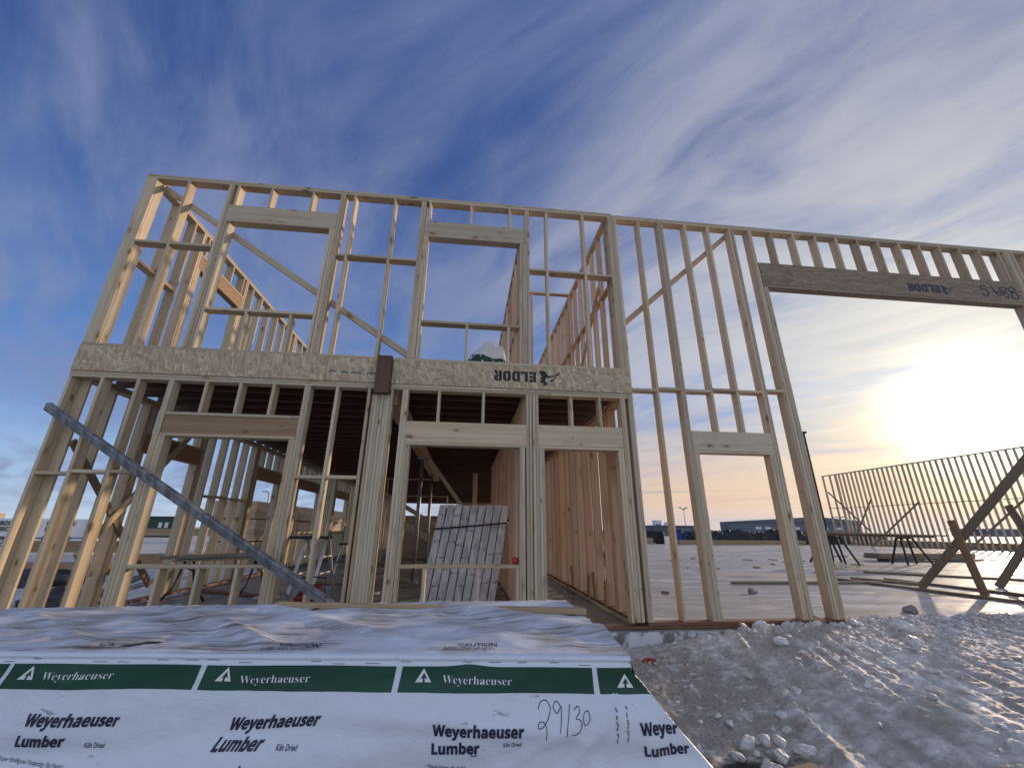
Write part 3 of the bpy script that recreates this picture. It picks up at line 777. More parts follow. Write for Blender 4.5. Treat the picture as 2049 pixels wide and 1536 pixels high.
def wall_x(t, xl, z0, z1, n=1, y0=0.0, name="stud", mat='spf', jit=0.003, dep=DEP):
    """n plies side by side, left edge at xl, in a wall that runs along X"""
    for i in range(n):
        x = xl + PLY * (i + 0.5)
        dy = RND.uniform(-0.0025, 0.0025)
        board(name, t, (x, y0 + dep / 2 + dy, z0), (x, y0 + dep / 2 + dy, z1), PLY - 0.0008, dep, (1, 0, 0), mat, jit)


def flat_x(name, t, x0, x1, z0, z1, y0=0.0, mat='spf', dep=DEP, jit=0.0):
    z = (z0 + z1) / 2
    board(name, t, (x0, y0 + dep / 2, z), (x1, y0 + dep / 2, z), z1 - z0, dep, (0, 0, 1), mat, jit)


# --- front wall, ground floor
F1 = thing("timber_wall_frame", "ground-floor front wall frame of the timber building, two window openings and a doorway", "wall frame", (-1.3, 0, 0))
ZS, ZT = 0.038, 2.787
flat_x("bottom_plate", F1, -4.90, -3.613, 0.0, ZS, mat='treated')
flat_x("bottom_plate", F1, -3.611, 0.99, 0.0, ZS, mat='treated')
for a, b in ((-4.90, -1.36), (-1.355, 1.1), (1.104, 2.19)):
    flat_x("top_plate", F1, a, b, ZT, ZT + PLY - 0.001)
for a, b in ((-4.90, -2.62), (-2.616, -1.25), (-1.045, 0.50), (0.504, 2.19)):
    flat_x("top_plate", F1, a, b, ZT + PLY, 2.862)
wall_x(F1, -4.90, ZS, ZT)
wall_x(F1, -4.533, ZS, ZT)
wall_x(F1, -4.131, ZS, ZT)
wall_x(F1, -3.765, ZS, ZT, 2)
wall_x(F1, -3.689, ZS, 2.083, 2, name="jack_stud")
wall_x(F1, -2.206, ZS, 2.083, 2, name="jack_stud")
wall_x(F1, -2.130, ZS, ZT, 2)
for x in (-3.335, -2.925, -2.530):
    wall_x(F1, x, 2.385, ZT, name="cripple_stud")
    wall_x(F1, x + 0.02, ZS, 0.625, name="cripple_stud")
flat_x("header", F1, -3.687, -2.132, 2.122, 2.346, mat='header_brown', dep=0.125, y0=0.010)
flat_x("header_plate", F1, -3.687, -2.132, 2.347, 2.384)
flat_x("header_plate", F1, -3.687, -2.132, 2.084, 2.121)
flat_x("sill_plate", F1, -3.611, -2.208, 0.626, 0.664)
for a, b, z in ((-4.86, -4.535, 1.625), (-4.493, -4.133, 1.650), (-4.091, -3.767, 1.655), (-2.052, -1.742, 1.635), (-1.702, -1.338, 1.640)):
    flat_x("blocking", F1, a, b, z - 0.019, z + 0.019)
wall_x(F1, -1.740, ZS, ZT)
wall_x(F1, -1.336, ZS, ZT)
wall_x(F1, -1.272, ZS, 2.705, 6)
wall_x(F1, -1.042, ZS, ZT)
wall_x(F1, -0.889, ZS, ZT, 2)
wall_x(F1, -0.813, ZS, 2.058, 2, name="jack_stud")
flat_x("header", F1, -0.811, 0.755, 2.096, 2.366)
flat_x("header_plate", F1, -0.811, 0.755, 2.058, 2.095)
flat_x("sill_plate", F1, -0.735, 0.665, 0.622, 0.660)
for x in (-0.462, 0.158, 0.626):
    wall_x(F1, x, ZS, 0.621, name="cripple_stud")
for x in (-0.432, 0.160):
    wall_x(F1, x, 2.367, ZT, name="cripple_stud")
wall_x(F1, 0.667, ZS, 2.058, 2, name="jack_stud")
wall_x(F1, 0.743 + 0.013, ZS, ZT, 1)
wall_x(F1, 0.796, ZS, ZT, 1)
wall_x(F1, 0.848, ZS, ZT, 2)
wall_x(F1, 0.924, ZS, 2.055, 2, name="jack_stud")
flat_x("header", F1, 0.924, 2.072, 2.094, 2.372)
flat_x("header_plate", F1, 0.924, 2.072, 2.055, 2.093)
for x in (1.362, 1.762):
    wall_x(F1, x, 2.373, ZT, name="cripple_stud")
wall_x(F1, 1.996, ZS, 2.055, 2, name="jack_stud")
wall_x(F1, 2.073, ZS, ZT, 2)

# --- front wall, upper floor
F2 = thing("timber_wall_frame", "upper-floor front wall frame standing on the floor deck, two big window openings", "wall frame", (-1.3, 0, 3.21))
ZB, ZU, ZP = 3.243, 5.930, 6.006
for a, b in ((-4.90, -2.3), (-2.296, -1.255), (-1.04, 0.85), (0.854, 2.235)):
    flat_x("bottom_plate", F2, a, b, 3.207, ZB)
for a, b in ((-4.90, -0.8), (-0.796, 2.19)):
    flat_x("top_plate", F2, a, b, ZU, 5.967)
for a, b in ((-4.90, -2.1), (-2.096, 0.72), (0.724, 2.19)):
    flat_x("top_plate", F2, a, b, 5.968, ZP)
board('corner_board', F2, (-4.823, 0.019, ZB), (-4.823, 0.019, ZU), 0.153, 0.037, (1, 0, 0), 'spf', 0.001)
board('stud', F2, (-4.767, 0.090, ZB), (-4.767, 0.090, ZU), 0.037, 0.10, (1, 0, 0), 'spf', 0.001)
wall_x(F2, -4.330, ZB, ZU)
wall_x(F2, -3.747, ZB, ZU, 2)
wall_x(F2, -3.671, ZB, 5.265, 2, name="jack_stud")
wall_x(F2, -2.197, ZB, 5.265, 2, name="jack_stud")
wall_x(F2, -2.119, ZB, ZU, 2)
flat_x("header", F2, -3.669, -2.121, 5.266, 5.560)
for x in (-3.625, -3.140, -2.545):
    wall_x(F2, x, 5.561, ZU, name="cripple_stud")
flat_x("sill_plate", F2, -3.594, -2.199, 3.808, 3.846)
for x in (-3.078, -2.506):
    wall_x(F2, x, ZB, 3.807, name="cripple_stud")
for a, b, z in ((-4.746, -4.332, 4.820), (-4.290, -3.749, 4.818), (-2.041, -1.922, 4.825), (-1.882, -1.317, 4.830), (-1.277, -0.892, 4.825),
                (0.822, 1.076, 4.815), (1.116, 1.680, 4.800), (1.720, 2.118, 4.790)):
    flat_x("blocking", F2, a, b, z - 0.019, z + 0.019)
wall_x(F2, -1.920, ZB, ZU)
wall_x(F2, -1.315, ZB, ZU)
wall_x(F2, -0.890, ZB, ZU, 2)
wall_x(F2, -0.814, ZB, 5.265, 2, name="jack_stud")
flat_x("header", F2, -0.812, 0.741, 5.266, 5.556)
for x in (-0.770, -0.128, 0.484):
    wall_x(F2, x, 5.557, ZU, name="cripple_stud")
wall_x(F2, 0.667, ZB, 5.265, 2, name="jack_stud")
wall_x(F2, 0.743, ZB, ZU, 2)
flat_x("sill_plate", F2, -0.736, 0.665, 3.798, 3.836)
for x in (-0.108, 0.484):
    wall_x(F2, x, ZB, 3.797, name="cripple_stud")
wall_x(F2, 1.078, ZB, ZU)
wall_x(F2, 1.682, ZB, ZU)
wall_x(F2, 2.120, ZB, ZU, 2)
board("diagonal_brace", F2, (-4.74, 0.162, 5.895), (-0.78, 0.162, 3.27), 0.038, 0.088, (0, 1, 0), 'spf', 0.0)

# --- tall wall to the right
F3 = thing("timber_wall_frame", "two-storey-high front wall frame on the right with the wide opening under a long dark beam", "wall frame", (4.0, 0, 0))
flat_x("bottom_plate", F3, 1.0, 4.745, -0.032, 0.0, mat='treated')
flat_x("bottom_plate", F3, 2.196, 4.735, 0.001, 0.037, mat='treated')
for a, b in ((2.196, 5.6), (5.604, 10.4)):
    flat_x("top_plate", F3, a, b, 5.905, 5.942)
for a, b in ((2.196, 4.2), (4.204, 10.4)):
    flat_x("top_plate", F3, a, b, 5.943, 5.980)
TT = 5.904
wall_x(F3, 2.196, 0.038, TT, 2)
wall_x(F3, 2.632, 0.038, TT)
wall_x(F3, 2.988, 0.038, TT, 2)
wall_x(F3, 3.064, 0.038, 2.055, 2, name="jack_stud")
flat_x("header", F3, 3.066, 4.247, 2.094, 2.360)
flat_x("header_plate", F3, 3.066, 4.247, 2.056, 2.093)
wall_x(F3, 3.444, 2.361, TT, name="cripple_stud")
wall_x(F3, 3.850, 2.361, TT, name="cripple_stud")
wall_x(F3, 4.172, 0.038, 2.055, 2, name="jack_stud")
wall_x(F3, 4.249, 0.038, TT, 2)
wall_x(F3, 4.586, 0.038, TT, 2)
wall_x(F3, 4.664, 0.038, 4.795, 2, name="jack_stud")
flat_x("lintel_beam", F3, 4.666, 9.598, 4.836, 5.262, mat='lsl')
flat_x("header_plate", F3, 4.666, 9.598, 4.796, 4.834, mat='weathered')
for k in range(12):
    x = 5.005 + 0.4064 * k - PLY + 0.04
    wall_x(F3, x, 5.263, TT, name="cripple_stud")
wall_x(F3, 9.53, -0.03, 4.795, 2, name="jack_stud")
wall_x(F3, 9.600, -0.03, TT, 5)
wall_x(F3, 10.05, -0.03, TT, 1)
for a, b, z in ((2.274, 2.630, 2.935), (2.672, 2.986, 2.965), (3.066, 3.442, 2.955), (3.484, 3.848, 2.985), (3.890, 4.247, 2.975), (4.327, 4.584, 3.005)):
    flat_x("blocking", F3, a, b, z - 0.019, z + 0.019)
board("diagonal_brace", F3, (2.20, 0.162, 3.955), (4.30, 0.162, 5.875), 0.038, 0.085, (0, 1, 0), 'spf_back')


def wall_y(t, yc, x0, z0, z1, n=1, name="stud", mat='spf_back', jit=0.003, dep=DEP):
    for i in range(n):
        y = yc + PLY * (i + 0.5)
        dx = RND.uniform(-0.003, 0.003)
        board(name, t, (x0 + dep / 2 + dx, y, z0), (x0 + dep / 2 + dx, y, z1), dep, PLY - 0.0008, (1, 0, 0), mat, jit)


def flat_y(name, t, y0, y1, x0, z0, z1, mat='spf_back', dep=DEP):
    z = (z0 + z1) / 2
    board(name, t, (x0 + dep / 2, y0, z), (x0 + dep / 2, y1, z), dep, z1 - z0, (1, 0, 0), mat)


def side_wall(t, x0, z0, zs, zt, ztop, y0, y1, openings, mat, block_z=None, plate='spf_back', dep=DEP, sp=0.4064, block_range=None):
    """wall along Y with framed openings (ya, yb, sill or None, head)"""
    if z0 < zs:
        flat_y("bottom_plate", t, y0, y1, x0, z0, zs - 0.001, plate, dep)
    mid = y0 + (y1 - y0) * 0.45
    flat_y("top_plate", t, y0, y1, x0, zt + 0.001, (zt + ztop) / 2, mat, dep)
    flat_y("top_plate", t, y0, mid, x0, (zt + ztop) / 2 + 0.001, ztop, mat, dep)
    flat_y("top_plate", t, mid + 0.004, y1, x0, (zt + ztop) / 2 + 0.001, ztop, mat, dep)
    y = y0
    prev = None
    while y < y1 - 0.04:
        op = None
        for o in openings:
            if o[0] - 0.155 < y + PLY and y < o[1] + 0.155:
                op = o
        if op is None:
            wall_y(t, y, x0, zs, zt, 1, mat=mat, dep=dep)
            if block_z is not None and prev is not None and y - prev < 0.45 and (block_range is None or block_range[0] < y < block_range[1]):
                zz = block_z + RND.uniform(-0.015, 0.015)
                flat_y("blocking", t, prev + PLY + 0.001, y - 0.001, x0, zz - 0.019, zz + 0.019, mat, dep)
            prev = y
        else:
            wall_y(t, y, x0, op[3] + 0.286, zt, 1, name="cripple_stud", mat=mat, dep=dep)
            if op[2] is not None and op[0] < y < op[1] - PLY:
                wall_y(t, y, x0, zs, op[2], 1, name="cripple_stud", mat=mat, dep=dep)
            prev = None
        y += sp
    for (ya, yb, sill, head) in openings:
        wall_y(t, ya - 0.154, x0, zs, zt, 2, mat=mat, dep=dep)
        wall_y(t, ya - 0.077, x0, zs, head, 2, name="jack_stud", mat=mat, dep=dep)
        wall_y(t, yb + 0.001, x0, zs, head, 2, name="jack_stud", mat=mat, dep=dep)
        wall_y(t, yb + 0.078, x0, zs, zt, 2, mat=mat, dep=dep)
        flat_y("header", t, ya - 0.076, yb + 0.077, x0 + 0.004, head + 0.001, head + 0.246, mat if mat != 'spf' else 'header_brown', dep - 0.01)
        flat_y("header_plate", t, ya - 0.076, yb + 0.077, x0, head + 0.248, head + 0.285, mat, dep)
        if sill is not None:
            flat_y("sill_plate", t, ya + 0.001, yb - 0.001, x0, sill + 0.001, sill + 0.038, mat, dep)


# --- side walls
L1 = thing("timber_wall_frame", "left side wall frame of the ground floor, seen through the front wall below the floor deck", "wall frame", (-4.83, 6, 0))
side_wall(L1, -4.90, 0.0, ZS, ZT, 2.862, 0.143, 28.5, [(1.36, 2.62, None, 2.10), (4.86, 6.05, None, 2.10), (7.40, 9.2, 0.9, 2.12), (11.0, 12.6, 0.9, 2.12), (15.0, 16.6, 0.9, 2.12)], 'spf', 1.60, 'treated', block_range=(2.7, 4.9))
board("diagonal_brace", L1, (-4.738, 0.17, 2.02), (-4.738, 2.20, 0.22), 0.036, 0.088, (1, 0, 0), 'weathered')
board("diagonal_brace", L1, (-4.700, 2.25, 2.62), (-4.700, 0.70, 0.70), 0.036, 0.088, (1, 0, 0), 'spf')
L2 = thing("timber_wall_frame", "left side wall frame of the upper floor, sunlit inner edges against blue sky", "wall frame", (-4.83, 5, 3.21))
side_wall(L2, -4.90, 3.207, ZB, ZU, ZP, 0.143, 11.9, [(1.36, 2.62, None, 5.265), (5.45, 6.7, 4.1, 5.265), (8.6, 9.9, 4.1, 5.265)], 'spf', 4.62, 'spf', block_range=(0.0, 1.3))
for a, b in ((0.185, 0.545), (0.59, 0.945)):
    flat_y("blocking", L2, a, b, -4.90, 4.60, 4.64, 'spf')
R1 = thing("timber_wall_frame", "right side wall frame of the ground floor, warm closely spaced studs behind the doorway", "wall frame", (2.16, 6, 0))
side_wall(R1, 2.09, 0.0, ZS, ZT, 2.862, 0.143, 28.5, [(0.24, 0.66, None, 1.93)], 'spf_back', None, 'treated', sp=0.488)
board("diagonal_brace", R1, (2.252, 0.30, 2.10), (2.252, 1.9, 0.35), 0.036, 0.088, (1, 0, 0), 'weathered')
for i, (yb, zb) in enumerate(((1.15, 0.36), (1.62, 0.42), (2.02, 0.36), (3.0, 0.4))):
    board("scab_block", R1, (2.068, yb, 0.045), (2.068, yb + (0.10 if i % 2 else -0.06), zb), 0.036, 0.11, (1, 0, 0), 'plank_tan')
R2 = thing("timber_wall_frame", "right side wall frame of the upper floor, salmon-lit studs seen through the last upper opening", "wall frame", (2.16, 5, 3.21))
side_wall(R2, 2.09, 3.207, ZB, ZU, ZP, 0.143, 11.9, [], 'spf_back', 4.70, 'spf_back', dep=0.089)
board("diagonal_brace", R2, (2.07, 0.5, 4.9), (2.07, 2.6, 3.3), 0.036, 0.088, (1, 0, 0), 'spf_back')

C1 = thing("timber_wall_frame", "inner corridor wall frame on the ground floor, warm studs right of the foil-wrapped bundle", "wall frame", (0.8, 6, 0))
side_wall(C1, 0.74, 0.0, ZS, ZT, 2.862, 0.152, 7.5, [], 'spf_back', None, 'treated', dep=0.089, sp=0.30)
for y in (0.25, 0.30, 1.36):
    wall_y(C1, y, 0.74, ZS, ZT, 1, dep=0.089)
C2 = thing("timber_wall_frame", "inner corridor wall frame on the upper floor, seen edge-on beside the right big window opening", "wall frame", (0.8, 5, 3.21))
side_wall(C2, 0.745, 3.207, ZB, ZU, ZP, 0.62, 9.0, [], 'spf_back', 4.45, 'spf_back', dep=0.089)
P2 = thing("timber_wall_frame", "short cross partition frame across the upper corridor, behind the narrow studs", "wall frame", (1.5, 2.45, 3.21))
flat_x("top_plate", P2, 0.840, 2.088, 5.925, 5.964, 2.42, 'spf_back', 0.089)
flat_x("bottom_plate", P2, 0.840, 2.088, 3.207, ZB, 2.42, 'spf_back', 0.089)
for x in (0.845, 1.22, 2.048):
    wall_x(P2, x, ZB + 0.001, 5.924, 1, 2.42, mat='spf_back', dep=0.089)
P1 = thing("timber_wall_frame", "interior partition frame deep under the floor deck, pale studs against the dark ceiling", "wall frame", (-2, 9.6, 0))
flat_x("top_plate", P1, -3.2, -0.95, 2.66, 2.70, 9.6, 'spf', 0.089)
flat_x("bottom_plate", P1, -3.2, -0.62, 0.0, 0.037, 9.6, 'spf', 0.089)
flat_x("header_plate", P1, -2.3, -0.62, 2.09, 2.13, 9.6, 'spf', 0.089)
for x in (-3.15, -2.72, -2.06, -1.64):
    wall_x(P1, x, 0.038, 2.659, 1, 9.6, dep=0.089)
wall_x(P1, -0.66, 0.038, 2.089, 1, 9.6, dep=0.089)
board("diagonal_brace", P1, (-3.0, 9.5, 2.3), (-0.7, 9.5, 1.0), 0.14, 0.036, (0, 0, 1), 'spf')

# --- floor deck: rim boards, joists, subfloor
DK = thing("floor_deck", "upper floor deck of dark I-joists with an OSB rim board across the front", "floor deck", (-1.3, 6, 2.863))
for a, b in ((-4.90, -1.899), (-1.893, -1.250), (-1.048, 2.243)):
    board("rim_board", DK, (a, 0.004, 3.034), (b, 0.004, 3.034), 0.341, 0.032, (0, 0, 1), 'osb')
for k in range(69):
    y = 0.24 + 0.4064 * k
    bm = bmesh.new()
    bbox(bm, (-4.88, y - 0.030, 2.864), (2.21, y + 0.030, 2.904))
    bbox(bm, (-4.88, y - 0.006, 2.9042), (2.21, y + 0.006, 3.146))
    bbox(bm, (-4.88, y - 0.030, 3.1462), (2.21, y + 0.030, 3.184))
    bmesh.ops.rotate(bm, verts=bm.verts, cent=(0, 0, 0), matrix=Matrix.Rotation(math.pi / 2, 3, 'Y'))
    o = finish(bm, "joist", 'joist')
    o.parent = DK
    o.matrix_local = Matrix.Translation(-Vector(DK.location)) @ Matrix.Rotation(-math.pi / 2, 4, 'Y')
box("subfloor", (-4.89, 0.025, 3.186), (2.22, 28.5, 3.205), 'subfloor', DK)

# --- beam under the deck with its dark end showing through the front wall
BM_ = thing("support_beam", "long timber beam under the floor deck, its dark brown end block showing in the rim", "beam", (-1.1, 4, 2.6))
board("beam", BM_, (-1.06, 0.150, 2.742), (-1.06, 9.55, 2.742), 0.178, 0.240, (1, 0, 0), 'spf_back')
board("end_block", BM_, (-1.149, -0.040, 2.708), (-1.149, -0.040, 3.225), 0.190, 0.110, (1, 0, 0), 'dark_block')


def telepost(y, label):
    t = thing("steel_post", label, "post", (-1.06, y, 0))
    bm = bmesh.new()
    bar(bm, (-1.06, y, 0.0), (-1.06, y, 2.58), 0.045, 16)
    finish(bm, "tube", 'steel', t, True)
    box("cap_plate", (-1.18, y - 0.08, 2.600), (-0.94, y + 0.08, 2.619), 'steel', t)
    box("base_plate", (-1.16, y - 0.09, -0.033), (-0.96, y + 0.09, -0.012), 'steel', t)


telepost(7.6, "slim grey steel post under the far part of the ceiling beam")
telepost(4.6, "slim grey steel post under the near part of the ceiling beam")
o = board("timber_brace", None, (-0.93, 5.0, 2.66), (0.35, 5.0, 1.0), 0.036, 0.088, (0, 1, 0), 'spf')
tag(o, "thin raking board falling from the ceiling beam to the foil-wrapped bundle", "brace")
o = board("timber_brace", None, (-1.6, 5.0, 1.24), (0.1, 5.0, 0.36), 0.140, 0.036, (0, 0, 1), 'spf')
tag(o, "wide raking board low down behind the middle window opening", "brace")
o = board("timber_post", None, (0.27, 8.0, -0.03), (0.27, 8.0, 2.72), 0.14, 0.114, (1, 0, 0), 'spf_back')
tag(o, "square timber post standing alone behind the foil-wrapped bundle", "post")

# ------------------------------------------------------------------ writing on the boards


def flat_map(x0, z0, y, ang=0.0):
    ca, sa = math.cos(ang), math.sin(ang)
    return lambda a, b: Vector((x0 + a * ca - b * sa, y, z0 + a * sa + b * ca))


# upside-down stencil on the rim board
def rc(x0, y0, x1, y1):
    return [(x0, y0), (x1, y0), (x1, y1), (x0, y1)]


LET = {'E': ([rc(0, 0, .25, 1), rc(.28, 0, .60, .24), rc(.28, .38, .56, .62), rc(.28, .76, .60, 1)], .70),
       'L': ([rc(0, 0, .25, 1), rc(.28, 0, .60, .24)], .68),
       'D': ([rc(0, 0, .25, 1), [(.28, 0), (.50, 0), (.66, .16), (.66, .84), (.50, 1), (.28, 1), (.28, .77), (.39, .77), (.41, .72), (.41, .28), (.39, .23), (.28, .23)]], .76),
       'O': ([[(.32, 0), (.16, 0), (0, .16), (0, .84), (.16, 1), (.32, 1), (.32, .77), (.27, .77), (.25, .72), (.25, .28), (.27, .23), (.32, .23)],
              [(.35, 0), (.51, 0), (.67, .16), (.67, .84), (.51, 1), (.35, 1), (.35, .77), (.40, .77), (.42, .72), (.42, .28), (.40, .23), (.35, .23)]], .77),
       'R': ([rc(0, 0, .25, 1), [(.28, 1), (.50, 1), (.65, .88), (.65, .58), (.52, .45), (.28, .45), (.28, .63), (.38, .65), (.40, .70), (.40, .76), (.38, .80), (.28, .82)],
              [(.29, .41), (.48, .41), (.68, 0), (.43, 0)]], .74)}


def stencil(word):
    polys, x = [], 0.0
    for ch in word:
        ps, adv = LET[ch]
        polys += [[(a + x, b) for a, b in p] for p in ps]
        x += adv
    return polys


bm = text_mesh(polys=stencil("ELDOR"), size=0.150)
w = max(v.co.x for v in bm.verts) - min(v.co.x for v in bm.verts)
k = 0.585 / w
for v in bm.verts:
    v.co.x *= k
lay(bm, flat_map(0.893, 3.117, -0.0145, math.pi))
finish(bm, "stencil_lettering", 'ink_black', DK)
HAWK = [[(0, .10), (.10, .02), (.14, .09), (.24, .05), (.33, .12), (.40, .30), (.52, .40), (.44, .46), (.33, .42), (.30, .62), (.40, .78), (.34, .90), (.26, .80), (.26, .93), (.20, .90), (.20, .72), (.10, .74), (.04, .62), (.12, .58), (.05, .46), (.14, .42)],
        [(.52, .62), (.62, .50), (.66, .55), (.80, .36), (.78, .48), (.56, .70)],
        [(.42, .33), (.72, .30), (1.0, .10), (1.02, .17), (.80, .34), (.74, .37)]]
bm = text_mesh(polys=[[(a, -b) for a, b in p] for p in HAWK], size=0.265, sx=1.12)
lay(bm, flat_map(0.935, 3.155, -0.0145))
finish(bm, "stencil_bird", 'ink_black', DK)
bm = text_mesh("Board", size=0.052, offset=0.012)
lay(bm, flat_map(-1.245, 3.005, -0.0145, math.pi))
finish(bm, "small_lettering", 'ink_black', DK)
for ln in ([(-1.86, 3.0), (-1.80, 3.005), (-1.77, 2.995)], [(-1.70, 2.995), (-1.62, 2.992)], [(-1.58, 2.99), (-1.45, 2.99)]):
    bm = strokes([ln], 0.020)
    lay(bm, lambda a, b: Vector((a, -0.0145, b)))
    finish(bm, "smudged_print", 'ink_grey', DK)
bm = text_mesh(polys=stencil("ELDOR"), size=0.150)
k = 0.62 / max(v.co.x for v in bm.verts)
for v in bm.verts:
    v.co.x *= k
lay(bm, flat_map(7.95, 5.075, -0.0045, math.pi))
finish(bm, "stencil_lettering", 'ink_navy', F3)
bm = text_mesh(polys=[[(a, -b) for a, b in p] for p in HAWK], size=0.20, sx=1.2)
lay(bm, flat_map(7.98, 5.085, -0.0045))
finish(bm, "stencil_bird", 'ink_navy', F3)
bm = strokes([[(.10, .20), (.0, .20), (-.01, .12), (.07, .13), (.10, .06), (.05, 0), (-.02, .03)],            # 5 drawn as S
              [(.20, .22), (.24, .10), (.31, .02), (.36, .05), (.34, .11), (.27, .08)],
              [(.44, .20), (.36, .17), (.42, .10), (.50, .06), (.47, 0), (.40, .03), (.43, .10), (.50, .17), (.44, .20)],
              [(.60, .21), (.54, .16), (.59, .11), (.68, .07), (.66, -.02), (.56, .0), (.58, .10), (.68, .17), (.60, .21)]], 0.022)
lay(bm, lambda a, b: Vector((8.80 + a, -0.0045, 4.935 + b)))
finish(bm, "handwritten_number", 'ink_navy', F3)
# pencil arcs on the studs of the lower left corner

# ------------------------------------------------------------------ wrapped lumber pile in the foreground
PILE = thing("wrapped_lumber_pile", "foreground lumber pile in white printed wrap with a green band and dark lettering", "lumber pile", (-0.6, -2.9, -0.35))
P_O = Vector((0.66, -3.47, 0.60))
P_D = Vector((1.0, -0.1037, 0.0)).normalized()      # along the front edge
P_N = Vector((-0.1037, -1.0, 0.0)).normalized()     # out of the front face
R_E = 0.028


def back_pt(u):
    x = 0.715 + (u * 0.985)
    return Vector((x, -2.166 + 0.0236 * x, 0.60))


def wr(u, v, s):
    return noise.noise(Vector((u, v, s)))


def sheet(u, v):
    """u along the pile (0 = right corner), v across: < 0 on top, > 0 down the front"""
    f = P_O + P_D * min(u, 0.0)
    if v <= 0:
        b = back_pt(min(u, 0.0))
        dd = b - f
        L = dd.length
        t = -v
        dn = 0.0
        if t < R_E:                                   # rounded front edge
            dn = R_E * (1 - math.sqrt(max(0.0, 1 - ((R_E - t) / R_E) ** 2)))
        over = max(0.0, t - L)
        p = f + dd.normalized() * min(t, L)
        z = 0.60 - dn * 0.6 - over
        env = sstep(t, 0.02, 0.18) * sstep(t, L + 0.0, L - 0.20)
        # slack folds running diagonally over the top
        q = u * 0.83 + t * 1.1
        fold = 0.0
        for c, wd, am in ((-1.08, 0.07, 0.030), (-0.52, 0.09, 0.018), (0.42, 0.16, 0.030), (-2.2, 0.10, 0.018), (-1.75, 0.06, 0.012)):
            fold += am * math.exp(-((q - c + 0.05 * wr(u * 2, t * 2, c)) / wd) ** 2)
        z += env * (fold + 0.010 * wr(u * 3.1, t * 4.0, 3.0) + 0.015 * (0.35 - abs(wr(u * 2.6 + t * 1.6, t * 3.0 - u * 1.6, 11.0))) + 0.010 * (0.35 - abs(wr(u * 6.0 + t * 5.0, t * 6.0 - u * 4.0, 12.0))))
        z += 0.012 * wr(u * 1.1, t * 1.4, 8.0) * sstep(t, 0.0, 0.4) * sstep(t, L + 0.2, L - 0.3)
        return Vector((p.x, p.y + (0.02 if over else 0), z))
    # front
    dn = v
    out = -R_E * (1 - min(1.0, v / R_E)) ** 2 * 0.5
    z = 0.60 - dn if v > 0.1 else 0.5832 - 0.832 * dn
    bulge = 0.030 * sstep(v, 0.10, 0.6) + 0.020 * wr(u * 1.2, v * 1.0, 1.0) * sstep(v, 0.10, 0.35)
    # long soft diagonal wrinkles
    w1 = math.sin((v * 15.0 + u * 2.6 + 1.2 * wr(u * 1.3, v * 2.0, 4.0)) * 1.0)
    bulge += 0.026 * w1 * sstep(v, 0.13, 0.30) + 0.011 * wr(u * 4.0, v * 7.0, 6.0) * sstep(v, 0.0, 0.1)
    bulge += 0.003 * wr(u * 16.0, v * 20.0, 2.0) * sstep(v, 0.02, 0.1)
    bulge += 0.010 * (0.4 - abs(wr(u * 4.5 + v * 2.0, v * 5.0 - u * 1.5, 11.0))) * sstep(v, 0.12, 0.2) + 0.006 * (0.4 - abs(wr(u * 9.0 - v * 4.0, v * 10.0 + u * 3.0, 12.0))) * sstep(v, 0.11, 0.2)
    # slack roll that hangs over and shades the cloth below it
    vc = 0.235 + 0.05 * math.sin(u * 2.1 + 0.6) + 0.02 * wr(u * 2.5, 0.0, 7.0)
    bulge += 0.034 * math.exp(-((v - vc) / (0.075 if v < vc else 0.038)) ** 2) * (0.35 + 0.65 * sstep(wr(u * 0.9, 2.0, 3.0), -0.3, 0.3))
    # tension folds fanning down from the corner
    for sl, am in ((0.9, 0.016), (0.45, 0.011), (1.9, 0.010)):
        dd_ = (u + 0.03) + sl * (v - 0.11)
        bulge += am * math.exp(-(dd_ / 0.022) ** 2) * sstep(v, 0.11, 0.17) * sstep(v, 0.75, 0.3)
    ex = 0.86 * max(0.0, v - 0.045) + 0.10 * max(0.0, v - 0.25)
    if u <= 0.0:
        p = P_O + P_D * u + P_N * (out + bulge)
        pull = math.exp(-((u + 0.02) / 0.10) ** 2) * sstep(v, 0.09, 0.2)
        return Vector((p.x, p.y, z)) + P_N * 0.02 * pull
    # flared corner: the loose sheet runs on past the end of the pile, then turns back
    k = sstep(v, 0.0, 0.3)
    if u <= ex:
        p = P_O + P_D * u + P_N * (out + bulge + 0.02 * math.exp(-(u / 0.1) ** 2) * sstep(v, 0.09, 0.2))
        p -= P_N * (0.35 * u * u) * k
        rid = 0.010 * math.sin((u * 0.8 - v * 0.7) * 34.0 + 1.0) * min(1.0, u / 0.06)
        p += P_N * rid
        return Vector((p.x, p.y, z))
    p = P_O + P_D * ex + P_N * (out + bulge * 0.5) - P_N * (0.35 * ex * ex) * k
    w = u - ex
    q = Vector((0.05, 1.0, 0.0)) * w
    return Vector((p.x + q.x + 0.012 * wr(w * 9, v * 7, 3.0) * min(1.0, w / 0.05), p.y + q.y, z))


def sheet_n(u, v):
    e = 0.004
    a = sheet(u + e, v) - sheet(u - e, v)
    b = sheet(u, v + e) - sheet(u, v - e)
    n = b.cross(a)
    if n.length < 1e-9:
        return P_N
    n.normalize()
    if n.dot(P_N + Vector((0.2, 0, 1))) < 0:
        n = -n
    return n


def grid_mesh(us, vs, fn):
    vv, uvs = [], []
    for v in vs:
        for u in us:
            vv.append(fn(u, v))
            uvs.append((u, v))
    n = len(us)
    ff = [(j * n + i, j * n + i + 1, (j + 1) * n + i + 1, (j + 1) * n + i) for j in range(len(vs) - 1) for i in range(n - 1)]
    return vv, uvs, ff


def lin(a, b, st):
    n = max(1, int(round((b - a) / st)))
    return [a + (b - a) * i / n for i in range(n + 1)]


